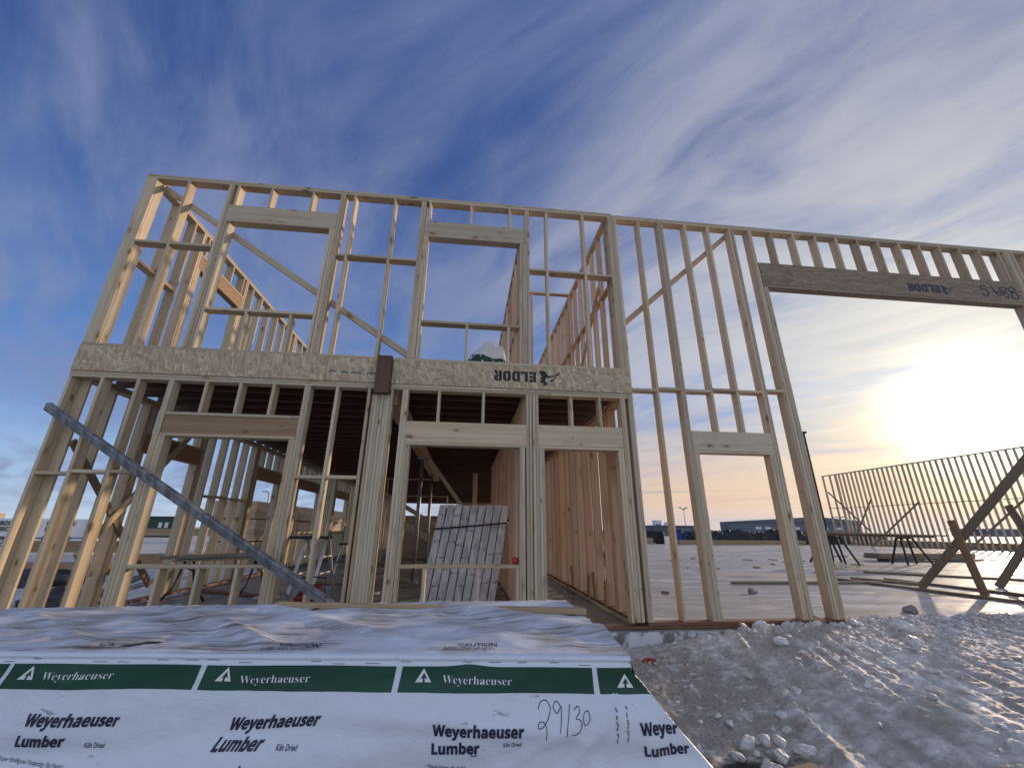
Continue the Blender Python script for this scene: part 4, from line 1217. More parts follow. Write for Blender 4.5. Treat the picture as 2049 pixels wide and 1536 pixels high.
bm = bmesh.new()
uvl = bm.loops.layers.uv.new("UVMap")
vtop = [-1.9, -1.6, -1.4] + lin(-1.34, -0.05, 0.016) + lin(-0.045, 0.0, 0.005)
vfr = lin(0.0, 0.05, 0.005) + lin(0.06, 0.95, 0.014)[0:]


def end_flap(w, v):
    """right end of the pile below the top edge: w metres down, v (<0) back from the front edge"""
    p = sheet(0.0, v)
    return Vector((p.x + 0.02 * sstep(w, 0, 0.1) + 0.09 * w + 0.012 * wr(v * 5, w * 5, 2.0) * sstep(w, 0, 0.1), p.y, p.z - w))


for us, vs, fn in ((lin(-3.4, 0.0, 0.014), vtop, sheet), (lin(-3.4, 0.0, 0.014) + lin(0.012, 1.25, 0.012), vfr, sheet), (lin(0.0, 0.9, 0.03), lin(-1.30, 0.0, 0.03), end_flap)):
    vv, uvs, ff = grid_mesh(us, vs, fn)
    bv = [bm.verts.new(p) for p in vv]
    for f in ff:
        fc = bm.faces.new([bv[i] for i in f])
        fc.smooth = True
        for lp, i in zip(fc.loops, f):
            lp[uvl].uv = uvs[i]
bmesh.ops.remove_doubles(bm, verts=bm.verts, dist=0.0006)
me = bpy.data.meshes.new("wrap")
bm.to_mesh(me)
bm.free()
me.polygons.foreach_set('use_smooth', [True] * len(me.polygons))
o = link("wrap", me, 'wrap', PILE)
o.matrix_local = Matrix.Translation(-Vector(PILE.location))


def on_sheet(u0, v0, lift, k=1.0, ang=0.0):
    """text (a to the right, b upwards) placed with its origin at u0, v0"""
    ca, sa = math.cos(ang), math.sin(ang)

    def fn(a, b):
        u = u0 + (a * ca - b * sa)
        v = v0 - (a * sa + b * ca)
        return sheet(u, v) + sheet_n(u, v) * lift
    return fn


def printed(bm, name, mat, u0, v0, lift=0.0022, ang=0.0, maxlen=0.014):
    lay(bm, on_sheet(u0, v0, lift, 1.0, ang), maxlen)
    bmesh.ops.recalc_face_normals(bm, faces=bm.faces)
    me = bpy.data.meshes.new(name)
    bm.to_mesh(me)
    bm.free()
    o = link(name, me, mat, PILE)
    o.matrix_local = Matrix.Translation(-Vector(PILE.location))
    return o


# green bands
def band(u0, u1, lean0, lean1):
    bm = bmesh.new()
    cols = lin(0.0, 1.0, 0.012 / (u1 - u0))
    rows = lin(0.0, 1.0, 0.08)
    vs = []
    for r in rows:
        row = []
        for c in cols:
            ua = u0 + lean0 * (1 - r) + (u1 + lean1 * (1 - r) - u0 - lean0 * (1 - r)) * c
            vt = 0.026 + 0.004 * wr(ua * 3.0, 0.0, 2.0) - 0.009 * math.exp(-((ua + 0.62) / 0.06) ** 2)
            vb = 0.120 + 0.006 * (ua + 0.5) * (1 if ua > -0.5 else 0.2) + 0.003 * wr(ua * 2.0, 1.0, 2.0)
            v = vt + (vb - vt) * r
            row.append(bm.verts.new(sheet(ua, v) + sheet_n(ua, v) * 0.0011))
        vs.append(row)
    for a, b in zip(vs, vs[1:]):
        for i in range(len(a) - 1):
            bm.faces.new((a[i], a[i + 1], b[i + 1], b[i])).smooth = True
    bmesh.ops.recalc_face_normals(bm, faces=bm.faces)
    me = bpy.data.meshes.new("green_band")
    bm.to_mesh(me)
    bm.free()
    o = link("green_band", me, 'green_band', PILE)
    o.matrix_local = Matrix.Translation(-Vector(PILE.location))


band(-3.38, -2.402, 0.0, 0.030)
band(-2.385, -1.662, 0.030, 0.018)
band(-1.640, -0.910, 0.018, 0.010)
band(-0.888, -0.149, 0.012, -0.004)
band(-0.127, 0.10, -0.008, 0.0)

for u, sh in ((-2.328, 0.35), (-1.580, 0.22), (-0.825, 0.0), (-0.060, 0.0)):
    printed(text_mesh(polys=EMBLEM, size=0.054, sx=1.13, shear=sh), "printed_emblem", 'ink_white', u, 0.0870 if u < -0.7 else 0.1035)
for u, v, sh, an in ((-2.234, 0.0870, 0.25, 0.02), (-1.487, 0.0965, 0.05, 0.03), (-0.722, 0.0880, 0.0, -0.025)):
    printed(text_mesh(polys=SERIF, size=0.0655, offset=-0.0105, sx=0.985, shear=sh), "printed_name", 'ink_white', u, v, ang=an)
for u, v, sh, an, an2 in ((-2.226, 0.225, 0.18, -0.01, 0.0), (-1.490, 0.236, 0.42, 0.06, 0.02), (-0.743, 0.241, 0.02, -0.012, 0.01), (0.006, 0.233, -0.12, -0.05, 0.0)):
    if u > 0:
        b1 = text_mesh(polys=[p for p in BOLD if max(q[0] for q in p) < 2.15], size=0.0730, offset=0.017, sx=0.925, shear=sh)
    else:
        b1 = text_mesh(polys=BOLD, size=0.0730, offset=0.017, sx=0.925, shear=sh)
    printed(b1, "printed_name", 'ink_navy', u, v, ang=an)
for u, v, sh, an in ((-2.243, 0.287, 0.28, 0.0), (-1.528, 0.291, 0.50, 0.03), (-0.748, 0.299, 0.03, 0.02), (0.016, 0.302, -0.16, -0.02)):
    printed(text_mesh(polys=LUMBER, size=0.0700, offset=0.017, sx=0.955, shear=sh), "printed_word", 'ink_navy', u, v, ang=an)
for u, v, sh, an, sz in ((-1.997, 0.292, 0.15, 0.0, 0.024), (-1.296, 0.286, 0.15, 0.0, 0.0245), (-0.490, 0.278, 0.2, 0.04, 0.0215)):
    printed(text_mesh("Kiln Dried", size=sz, offset=0.010, sx=0.72, shear=sh), "printed_note", 'ink_navy', u, v, ang=an)
hand = [[(.0, .055), (.01, .075), (.03, .08), (.045, .06), (.035, .03), (.015, .008), (.0, .006), (.004, .022), (.022, .02), (.03, .0), (.026, -.03)],
        [(.085, .062), (.068, .078), (.056, .06), (.07, .045), (.085, .062), (.084, .03), (.078, -.008)],
        [(.118, .07), (.110, .03), (.100, -.014)],
        [(.132, .055), (.148, .064), (.152, .048), (.138, .032), (.156, .024), (.150, -.004), (.128, -.014), (.118, -.008)],
        [(.186, .052), (.172, .048), (.164, .026), (.172, .012), (.184, .022), (.188, .042), (.182, .054)]]
printed(strokes(hand, 0.0026), "handwritten_number", 'ink_navy', -0.362, 0.222)
for u, v in ((-0.080, 0.155), (-0.042, 0.150)):
    ln = []
    for i in range(6):
        b = -0.018 * i
        printed(strokes([[(0.001 * (i % 2), b), (0.004 * ((i + 1) % 2), b - 0.010 - 0.003 * (i % 3))]], 0.0042), "smudged_print", 'ink_grey', u, v)
tri = [[(0, 0), (.5, 0.9), (1, 0), (0, 0)]]
for u, v, s in ((-0.604, 0.305, 0.020), (-1.412, 0.340, 0.020)):
    printed(strokes([[(a * s, b * s) for a, b in ((0, 0), (.25, .45), (.5, .9), (.75, .45), (1, 0), (.5, -.02), (0, 0))]], 0.0026), "recycling_triangle", 'ink_navy', u, v)
printed(text_mesh('"Think Safety, Be Safe"', size=0.019, offset=0.008, sx=0.8), "printed_note", 'ink_navy', -0.762, 0.348, ang=-0.04)
printed(text_mesh("in Proper Handling and Transporting This Product", size=0.0165, offset=0.004, sx=0.78, shear=0.15), "printed_note", 'ink_grey', -2.300, 0.327, ang=-0.075)
for u, v, an, mir in ((-0.675, -0.100, 0.02, 0), (-1.400, -0.075, 0.05, 0), (-2.130, -0.075, 0.06, 0), (-0.335, -1.255, math.pi, 1), (-1.030, -1.165, math.pi, 1)):
    printed(text_mesh("CAUTION", size=0.064, offset=0.014, sx=0.56), "printed_caution", 'ink_navy', u, v, 0.004, ang=an)
    if not mir:
        printed(text_mesh("SLIPPERY WHEN WET OR ICY", size=0.036, offset=0.010, sx=0.43), "printed_caution", 'ink_navy', u - 0.055, v + 0.042, 0.004, ang=an - 0.02)
# staples along the folded edge
ln = []
for i in range(26):
    u = -2.9 + i * 0.118 + RND.uniform(-0.03, 0.03)
    b = -RND.choice((0.002, 0.008, 0.016)) - RND.uniform(0.0, 0.003)
    w = RND.uniform(0.03, 0.055)
    printed(strokes([[(u, b), (u + w, b - RND.uniform(0.0, 0.001))]], 0.0018), "staple", 'ink_grey', 0.0, 0.0, 0.0018)
# tears in the wrap on top
for pts, u0, v0 in (([(0, 0), (.05, .055), (.095, .085), (.125, .078), (.105, .055), (.06, .018), (.02, -.004)], -2.045, -0.085),
                    ([(0, 0), (.05, .03), (.06, .10), (.02, .09)], -1.62, -0.83)):
    bm = text_mesh(polys=[pts], size=1.0)
    printed(bm, "torn_hole", 'black', u0, v0, 0.0025)
# loose plastic drape strip and the hidden lumber itself
box("lumber_bundle", (-2.9, -3.02, -0.40), (0.52, -2.24, 0.52), 'stack', PILE)
o = board("loose_board", None, (0.715, -2.655, 0.617), (-1.12, -2.300, 0.612), 0.030, 0.062, (0, 0, 1), 'plank_tan')
tag(o, "thin pale board lying along the back of the white wrapped pile", "board")

# ------------------------------------------------------------------ grey pole leaning across the front wall
a, b = Vector((-4.915, -0.082, 2.375)), Vector((-1.06, -0.20, 0.10))
bm = bmesh.new()
n = 60
rings = []
ax = (b - a).normalized()
s = ax.cross(Vector((0, 1, 0))).normalized()
t2 = ax.cross(s)
tw = math.radians(24)
s, t2 = s * math.cos(tw) + t2 * math.sin(tw), t2 * math.cos(tw) - s * math.sin(tw)
hw, hd, ch = 0.050, 0.030, 0.007
prof = [(-hw + ch, -hd), (hw - ch, -hd), (hw, -hd + ch), (hw, hd - ch), (hw - ch, hd), (-hw + ch, hd), (-hw, hd - ch), (-hw, -hd + ch)]
for i in range(n + 1):
    p = a.lerp(b, i / n) + Vector((0, 0, -0.012 * math.sin(math.pi * i / n)))
    dent = 1 - 0.05 * max(0.0, wr(i * 0.45, 1.0, 4.0)) - 0.10 * math.exp(-((i - 41) / 1.2) ** 2)
    rings.append([bm.verts.new(p + (s * u_ + t2 * v_) * dent) for u_, v_ in prof])
for r0, r1 in zip(rings, rings[1:]):
    for k in range(8):
        bm.faces.new((r0[k], r0[(k + 1) % 8], r1[(k + 1) % 8], r1[k]))
bm.faces.new(rings[0][::-1])
bm.faces.new(rings[-1])
o = finish(bm, "steel_pole", 'pole', None, False, loc=(a + b) / 2)
tag(o, "long weathered flat-sided grey pole leaning diagonally across the front wall at left", "pole")

# ------------------------------------------------------------------ foil-wrapped bundle, ball, bag
BU = thing("wrapped_bundle", "bundle of foil-wrapped long packs strapped together, leaning inside the middle window opening", "bundle", (0.05, 1.55, 0))
for i in range(9):
    fx = i / 8.0
    x0 = -0.555 + fx * 0.985
    x1 = -0.345 + fx * 0.985
    zt = 1.415 + 0.008 * RND.uniform(-1, 1)
    bm = bmesh.new()
    dx, dy = 0.056, 0.16
    lv = lin(0, 1, 0.06)
    rr = []
    for tt in lv:
        c = Vector((x0 + (x1 - x0) * tt + 0.006 * wr(i * 3.0, tt * 5, 1.0), 1.55 + 0.10 * tt, 0.06 + (zt - 0.06) * tt))
        w = dx * (1 + 0.08 * wr(i, tt * 7, 5.0))
        rr.append([bm.verts.new(c + Vector((sx_ * w, sy_ * dy / 2 + 0.006 * wr(i * 2.0 + sx_, tt * 9, 2.0), 0))) for sx_, sy_ in ((-.9, -1), (.9, -1), (1, -.9), (1, 1), (-1, 1), (-1, -.9))])
    for p, q in zip(rr, rr[1:]):
        for k in range(6):
            bm.faces.new((p[k], p[(k + 1) % 6], q[(k + 1) % 6], q[k]))
    bm.faces.new(rr[0][::-1])
    bm.faces.new(rr[-1])
    finish(bm, "pack", 'bundle_wrap', BU, loc=((x0 + x1) / 2, 1.6, 0.7))
bm = bmesh.new()
pipe(bm, [(-0.47, 1.60, 1.055), (-0.45, 1.515, 1.055), (0.1, 1.510, 1.10), (0.66, 1.50, 1.150), (0.70, 1.55, 1.155), (0.69, 1.66, 1.20)], 0.012, 6)
finish(bm, "strap", 'black', BU)
bm = bmesh.new()
for v in ((-0.60, 1.66, 0.07), (0.42, 1.66, 0.07), (0.63, 1.76, 1.385), (-0.40, 1.76, 1.385)):
    bm.verts.new(v)
bm.verts.ensure_lookup_table()
f = bm.faces.new(bm.verts[:])
ex_ = bmesh.ops.extrude_face_region(bm, geom=[f])
bmesh.ops.translate(bm, verts=[v for v in ex_['geom'] if isinstance(v, bmesh.types.BMVert)], vec=(0, 0.30, 0))
finish(bm, "dark_backing", 'tarp_dark', BU)  # solid dark block added to stop sky showing through between the packs
box("skid", (-0.58, 1.46, -0.033), (0.46, 1.62, 0.055), 'black', BU)
bm = bmesh.new()
bmesh.ops.create_uvsphere(bm, u_segments=20, v_segments=12, radius=0.044, matrix=Matrix.Translation((0.622, 0.07, 0.701)) @ Matrix.Diagonal((1.0, 0.9, 0.96, 1)))
for v in bm.verts:
    v.co.x += 0.003 * math.sin(v.co.z * 200)
o = finish(bm, "twine_ball", 'red', None, True, loc=(0.622, 0.07, 0.701))
tag(o, "small red ball of string sitting on the middle window sill", "string ball")

BG = thing("wrapped_bag", "bulging white and green wrapped sack on the upper deck in the right big window opening", "sack", (0.28, 1.0, 3.207))
bm = bmesh.new()
bmesh.ops.create_icosphere(bm, subdivisions=5, radius=1.0)
for v in bm.verts:
    p = v.co.copy()
    zz = max(p.z, -0.55)
    q = Vector((p.x * 0.37, p.y * 0.30, (zz + 0.55) * 0.49))
    q.x += 0.10 * (p.z > 0) * p.z * 0.4
    f = 0.05 * wr(p.x * 2.2, p.y * 2.2, p.z * 2.2) + 0.035 * (0.3 - abs(wr(p.x * 4 + p.z * 2, p.y * 4, p.z * 5 + 3)))
    q *= 1 + f * 2.0
    v.co = q + Vector((0.27, 1.0, 3.207))
bagtop = finish(bm, "wrap", 'white_panel', BG, True)
bm = bmesh.new()
bmesh.ops.create_icosphere(bm, subdivisions=4, radius=1.0)
bmesh.ops.bisect_plane(bm, geom=bm.verts[:] + bm.edges[:] + bm.faces[:], plane_co=(0, 0, 0.30), plane_no=(0.15, 0, 1), clear_outer=True)
bmesh.ops.bisect_plane(bm, geom=bm.verts[:] + bm.edges[:] + bm.faces[:], plane_co=(0, 0, -0.02), plane_no=(-0.1, 0, -1), clear_outer=True)
for v in bm.verts:
    p = v.co.copy()
    q = Vector((p.x * 0.37, p.y * 0.30, (p.z + 0.55) * 0.49))
    q.x += 0.10 * (p.z > 0) * p.z * 0.4
    f = 0.05 * wr(p.x * 2.2, p.y * 2.2, p.z * 2.2) + 0.035 * (0.3 - abs(wr(p.x * 4 + p.z * 2, p.y * 4, p.z * 5 + 3)))
    v.co = q * (1.012 + f * 2.0) + Vector((0.27, 1.0, 3.207))
finish(bm, "green_band", 'green_band', BG, True)

# ------------------------------------------------------------------ things inside the left room
SH = thing("work_bench", "grey plank on bent black tube legs behind the left window opening", "bench", (-3.7, 2.05, 0))
board("plank", SH, (-4.50, 2.05, 0.615), (-3.02, 2.05, 0.665), 0.30, 0.045, (0, 1, 0), 'grey_wood')
board("plank", SH, (-4.30, 1.98, 0.575), (-3.10, 1.98, 0.620), 0.24, 0.030, (0, 1, 0), 'grey_wood')
for sx_ in (-4.16, -3.16):
    for sy_ in (-1, 1):
        yb = 2.05 + 0.10 * sy_
        bm = bmesh.new()
        d = 0.10 if sx_ < -3.8 else 0.12
        sg = -1 if sy_ < 0 else 1
        pipe(bm, [(sx_, yb, 0.57), (sx_ + sg * 0.02, yb + 0.05 * sy_, 0.36), (sx_ + sg * 0.03, yb + 0.10 * sy_, 0.22), (sx_ + sg * (0.06 + d), yb + 0.22 * sy_, -0.03)], 0.017, 8)
        finish(bm, "leg", 'black', SH, True)
    bm = bmesh.new()
    pipe(bm, [(sx_ - 0.02, 1.94, 0.50), (sx_ + 0.02, 2.16, 0.42)], 0.012, 6)
    finish(bm, "cross_bar", 'black', SH)

WP = thing("work_platform", "folding aluminium work platform with two A-frame ends inside the left room", "work platform", (-2.9, 3.4, 0))
board("deck_plank", WP, (-3.20, 3.35, 0.885), (-2.50, 3.35, 0.885), 0.30, 0.045, (0, 1, 0), 'black')
for x in (-2.93, -2.56):
    for sy_ in (-1, 1):
        board("leg", WP, (x, 3.35 + 0.06 * sy_, 0.86), (x + (0.12 if sy_ > 0 else -0.06), 3.35 + 0.36 * sy_, -0.03), 0.055, 0.024, (1, 0, 0), 'alu')
    for z in (0.28, 0.56):
        board("rung", WP, (x, 3.35 - 0.26 + z * 0.2, z), (x + 0.05, 3.35 + 0.26 - z * 0.2, z), 0.03, 0.03, (0, 0, 1), 'alu')

ST = thing("step_stool", "small dark step stool left of the thick multi-ply post", "stool", (-2.68, 5.0, 0))
board("seat", ST, (-2.78, 5.0, 0.72), (-2.56, 5.0, 0.72), 0.22, 0.03, (0, 1, 0), 'black')
for sx_ in (-1, 1):
    for sy_ in (-1, 1):
        bm = bmesh.new()
        bar(bm, (-2.67 + 0.06 * sx_, 5.0 + 0.06 * sy_, 0.71), (-2.67 + 0.14 * sx_, 5.0 + 0.16 * sy_, -0.03), 0.014)
        finish(bm, "leg", 'steel', ST)
board("step", ST, (-2.76, 4.92, 0.36), (-2.58, 4.92, 0.36), 0.12, 0.02, (0, 1, 0), 'black')

GE = thing("air_compressor", "dark red compressor on the floor behind the foot of the grey pole", "compressor", (-2.2, 1.65, 0))
bm = bmesh.new()
bmesh.ops.create_cone(bm, cap_ends=True, segments=20, radius1=0.085, radius2=0.085, depth=0.42, matrix=Matrix.Translation((-2.18, 1.65, 0.085)) @ Matrix.Rotation(math.pi / 2, 4, 'Y'))
bmesh.ops.bevel(bm, geom=[e for e in bm.edges if len(e.link_faces) == 2 and e.calc_face_angle() > 1.0], offset=0.03, segments=3, affect='EDGES')
finish(bm, "tank", 'dark_red', GE, True)
box("motor", (-2.28, 1.58, 0.162), (-2.06, 1.74, 0.27), 'dark_red', GE, 0.02)
box("pump", (-2.42, 1.60, 0.10), (-2.33, 1.70, 0.24), 'steel', GE, 0.015)
bm = bmesh.new()
pipe(bm, [(-2.36, 1.65, 0.22), (-2.38, 1.65, 0.36), (-2.2, 1.65, 0.38), (-2.0, 1.65, 0.36), (-1.99, 1.65, 0.16)], 0.011, 6)
finish(bm, "handle", 'black', GE)
for y in (1.55, 1.75):
    bm = bmesh.new()
    bmesh.ops.create_cone(bm, cap_ends=True, segments=14, radius1=0.05, radius2=0.05, depth=0.03, matrix=Matrix.Translation((-2.36, y, 0.02)) @ Matrix.Rotation(math.pi / 2, 4, 'X'))
    finish(bm, "wheel", 'black', GE)

for i, (p, q, m, lab) in enumerate((((-4.6, 3.4, -0.012), (-3.0, 2.6, -0.010), 'treated', "red-brown offcut on the slab under the grey bench"),
                                    ((-3.4, 4.6, -0.012), (-2.3, 4.4, -0.010), 'plank_tan', "pale offcut board on the slab behind the work platform"),
                                    ((-2.9, 6.0, -0.012), (-1.9, 6.6, -0.010), 'weathered', "weathered board on the slab deep in the left room"))):
    o = board("scrap_board", None, p, q, 0.09, 0.036, (0, 1, 0), m)
    tag(o, lab, "board")
for i, (x, y, s) in enumerate(((-1.75, 2.2, 0.11), (-1.55, 3.0, 0.08), (-3.3, 2.6, 0.07), (-1.95, 1.15, 0.09))):
    bm = bmesh.new()
    bmesh.ops.create_icosphere(bm, subdivisions=3, radius=s)
    for v in bm.verts:
        p = v.co
        v.co = Vector((p.x * 1.3, p.y, p.z * 0.35)) * (1 + 0.25 * wr(p.x * 14 + i, p.y * 14, p.z * 14))
    bmesh.ops.translate(bm, verts=bm.verts, vec=(x, y, -0.025))
    o = finish(bm, "snow_patch", 'chunk', None, True, loc=(x, y, -0.025))
    tag(o, "flat lump of snow on the dark floor of the left room", "snow lump", "snow lumps inside the left room")

# lumber stacked deep inside under the deck
for i, (x0, x1, y0, y1, h, lab) in enumerate(((-2.9, -0.7, 12.6, 15.2, 1.55, "brown lumber stack in the dark under the deck, behind the pale partition"),
                                              (-0.3, 0.6, 10.5, 13.0, 1.15, "brown lumber stack under the deck behind the foil-wrapped bundle"),
                                              (-0.2, 1.9, 19.0, 22.0, 2.45, "high brown lumber stack at the far end of the corridor under the deck"))):
    tag(box("lumber_stack", (x0, y0, -0.033), (x1, y1, h), 'stack'), lab, "lumber stack")

# ------------------------------------------------------------------ yard on the left
YL = -0.34
for i, (y0, y1, h, lab) in enumerate(((12.3, 16.6, 2.02, "tall tan lumber stack nearest the building, seen through the left window opening"),
                                      (16.9, 21.2, 2.02, "tall tan lumber stack, second in the row beyond the left side wall"),
                                      (21.6, 26.5, 2.06, "tall tan lumber stack farthest along the row beyond the left side wall"))):
    t = thing("lumber_stack", lab, "lumber stack", (-8.7, (y0 + y1) / 2, YL), "tan lumber stacks along the left yard")
    zz = YL + 0.09
    k = 0
    while zz < h - 0.2:
        hh = min(0.78, h - zz)
        j = RND.uniform(-0.05, 0.05)
        box("lumber_unit", (-9.6 + j, y0 + abs(j), zz), (-8.05 + j, y1 - abs(j), zz + hh), 'stack', t)
        zz += hh
        if zz < h - 0.2:
            for yy in (y0 + 0.5, (y0 + y1) / 2, y1 - 0.5):
                box("spacer", (-9.55, yy - 0.045, zz + 0.001), (-8.1, yy + 0.045, zz + 0.037), 'weathered', t)
            zz += 0.038
        k += 1

WL = thing("wrapped_lumber_pile", "distant lumber pile in white wrap with black lettering, beyond the left corner of the building", "lumber pile", (-22.4, 21, YL))
for z0, z1, xx in ((YL, 0.42, 0.0), (0.46, 1.40, -0.2)):
    bm = bmesh.new()
    bbox(bm, (-27.0 + xx, 20.0, z0), (-19.6 + xx, 22.0, z1))
    bmesh.ops.subdivide_edges(bm, edges=bm.edges[:], cuts=9, use_grid_fill=True)
    for v in bm.verts:
        v.co += Vector((0.04 * wr(v.co.x * 1.7, v.co.z * 3, 1.0), 0.05 * wr(v.co.x * 2, v.co.z * 3, 2.0), 0.04 * wr(v.co.x * 2, v.co.y * 2, 3.0)))
    finish(bm, "wrap", 'white_panel', WL, True)
for z in (0.80, 0.05):
    for x in (-26.2, -24.0, -21.8):
        bm = text_mesh("BOUCHER\nBROS", size=0.29, offset=0.03)
        lay(bm, flat_map(x, z + 0.28, 19.93, 0.0), 0.2)
        finish(bm, "lettering", 'ink_black', WL)
tag(box("lumber_stack", (-40.0, 26.0, YL), (-32.0, 28.5, 1.85), 'stack'), "long tan lumber stack behind the distant white wrapped pile", "lumber stack")


def beam_stack(name, x0, x1, y0, y1, z0, z1, mat, lab, nlay=3):
    t = thing(name, lab, "lumber stack", ((x0 + x1) / 2, (y0 + y1) / 2, z0))
    for i in range(nlay):
        za = z0 + (z1 - z0) * i / nlay
        zb = z0 + (z1 - z0) * (i + 1) / nlay - 0.004
        j = RND.uniform(-0.15, 0.15)
        board("beam", t, (x0 + j, (y0 + y1) / 2, (za + zb) / 2), (x1 + j, (y0 + y1) / 2, (za + zb) / 2), zb - za, y1 - y0, (0, 0, 1), mat)
    return t


beam_stack("beam_stack", -15.2, -12.3, 12.0, 12.6, 0.17, 0.55, 'header_brown', "reddish brown beams stacked on the snow beyond the left wall", 2)
beam_stack("beam_stack", -13.4, -10.6, 9.3, 9.8, YL, 0.02, 'header_brown', "low brown boards on the snow in front of the stacked reddish beams", 2)
beam_stack("beam_stack", -13.6, -8.9, 14.4, 15.2, 0.70, 0.98, 'plank_tan', "pale tan beams raised on blocks below the distant green container", 2)
beam_stack("beam_stack", -12.0, -8.4, 12.2, 12.7, YL, 0.10, 'header_brown', "red-brown beams low on the snow in front of the pale tan beams", 1)
for i, (x, y, sx_, sy_, h, lab) in enumerate(((-7.4, 4.2, 0.7, 0.4, 0.28, "crumpled dark tarp on the snow beside the left corner"),
                                              (-10.5, 7.2, 1.0, 0.6, 0.35, "crumpled dark tarp on the snow beyond the left side wall"))):
    bm = bmesh.new()
    bmesh.ops.create_icosphere(bm, subdivisions=4, radius=1.0)
    for v in bm.verts:
        p = v.co.copy()
        n_ = 1 + 0.35 * wr(p.x * 2 + i * 5, p.y * 2, p.z * 2) + 0.12 * wr(p.x * 6, p.y * 6 + i, p.z * 6)
        v.co = Vector((p.x * sx_ * n_, p.y * sy_ * n_, max(p.z, -0.1) * h * n_)) + Vector((x, y, YL))
    o = finish(bm, "tarp", 'tarp_dark', None, True, loc=(x, y, YL))
    tag(o, lab, "tarp")
for i, (p, q, lab) in enumerate((((-5.7, 0.9, YL + 0.03), (-5.15, 2.6, 0.30), "grey board propped up outside the lower left corner, nearer one"),
                                 ((-6.2, 1.5, YL + 0.03), (-5.3, 3.4, 0.20), "grey board propped up outside the lower left corner, farther one"))):
    o = board("scrap_board", None, p, q, 0.16, 0.03, (1, 0, 0), 'grey_wood')
    tag(o, lab, "board")

GC = thing("site_container", "distant dark green container on the left horizon", "container", (-42.3, 60, YL))
box("body", (-44.2, 60, YL), (-40.6, 63, 2.2), 'green_steel', GC)
box("roof", (-44.3, 59.9, 2.2), (-40.5, 63.1, 2.42), 'black', GC)
for x in (-42.4, -41.6):
    box("window", (x, 59.96, 0.9), (x + 0.45, 60.02, 1.6), 'window_bright', GC)
TR = thing("box_trailer", "distant white box trailer with a blue front panel on the left horizon", "trailer", (-22.4, 40, YL))
box("box", (-23.0, 40, 0.5), (-20.4, 44, 3.0), 'white_panel', TR)
box("blue_panel", (-23.9, 39.9, 1.3), (-22.75, 39.99, 3.05), 'blue_panel', TR)
for x in (-22.6, -21.2):
    bm = bmesh.new()
    bmesh.ops.create_cone(bm, cap_ends=True, segments=16, radius1=0.45, radius2=0.45, depth=0.3, matrix=Matrix.Translation((x, 40.1, YL + 0.45)) @ Matrix.Rotation(math.pi / 2, 4, 'X'))
    finish(bm, "wheel", 'black', TR)


def street_light(x, y, h, arm, lab, two=False):
    t = thing("street_light", lab, "street light", (x, y, YL))
    bm = bmesh.new()
    pts = [(x, y, YL), (x, y, h - 1.0)] + ([] if two else [(x - 0.1 * arm, y, h - 0.35), (x - 0.4 * arm, y, h - 0.05), (x - arm, y, h)])
    if two:
        pts.append((x, y, h))
    pipe(bm, pts, 0.085, 8)
    finish(bm, "pole", 'steel', t, True)
    heads = [(x - arm, y, h)] if not two else [(x - 0.9, y, h + 0.1), (x + 0.9, y, h + 0.1), (x, y - 0.9, h + 0.2)]
    if two:
        bm = bmesh.new()
        for q in heads:
            bar(bm, (x, y, h - 0.2), q, 0.05, 6)
        finish(bm, "bracket", 'steel', t)
    for q in heads:
        box("lamp_head", (q[0] - 0.4, q[1] - 0.15, q[2] - 0.06), (q[0] + 0.3, q[1] + 0.15, q[2] + 0.08), 'steel', t)


street_light(-26.0, 60, 6.3, 1.6, "curved-arm street light on the left horizon above the tan lumber stack")
street_light(-28.6, 60, 6.0, 0.6, "straight street light beside the white box trailer")
street_light(-22.0, 60, 6.4, 0.8, "street light seen between the studs right of the left window opening")

# ------------------------------------------------------------------ open slab on the right
BT = thing("sawhorse_table", "long boards on dark sawhorses out on the icy slab", "work table", (15, 9, 0))
board("top_board", BT, (12.35, 9.0, 1.02), (17.3, 9.0, 0.945), 0.7, 0.045, (0, 1, 0), 'weathered')
board("top_board", BT, (12.2, 9.1, 0.955), (17.0, 9.1, 0.90), 0.55, 0.06, (0, 1, 0), 'weathered')
board("top_board", BT, (12.3, 8.9, 1.075), (13.9, 8.9, 1.065), 0.3, 0.04, (0, 1, 0), 'plank_tan')
for x in (13.05, 15.9):
    for sx_ in (-1, 1):
        for sy_ in (-1, 1):
            board("leg", BT, (x + 0.22 * sx_, 9.0 + 0.08 * sy_, 0.87), (x + 0.50 * sx_ + (0.1 if sy_ > 0 else 0), 9.0 + 0.33 * sy_, -0.026), 0.05, 0.05, (1, 0, 0), 'black')
    board("rail", BT, (x - 0.42, 9.0, 0.24), (x + 0.42, 9.0, 0.24), 0.04, 0.03, (0, 1, 0), 'black')
    board("rail", BT, (x - 0.25, 9.0, 0.86), (x + 0.25, 9.0, 0.86), 0.07, 0.05, (0, 1, 0), 'black')

JP = thing("wall_jack", "black wall-lifting mast on the icy slab behind the end post of the tall wall", "lifting mast", (13.8, 10, 0))
bm = bmesh.new()
bar(bm, (13.8, 10, 0.02), (13.8, 10, 4.92), 0.038, 10)
finish(bm, "mast", 'black', JP)
for dx in (-0.7, 0.6):
    bm = bmesh.new()
    bar(bm, (13.8, 10, 1.1), (13.8 + dx, 10 + 0.3, -0.026), 0.04, 8)
    finish(bm, "leg", 'black', JP)
box("winch", (13.68, 9.84, 0.75), (13.98, 10.02, 1.1), 'black', JP)
box("head_bracket", (13.74, 9.94, 4.88), (13.90, 10.06, 4.96), 'black', JP)

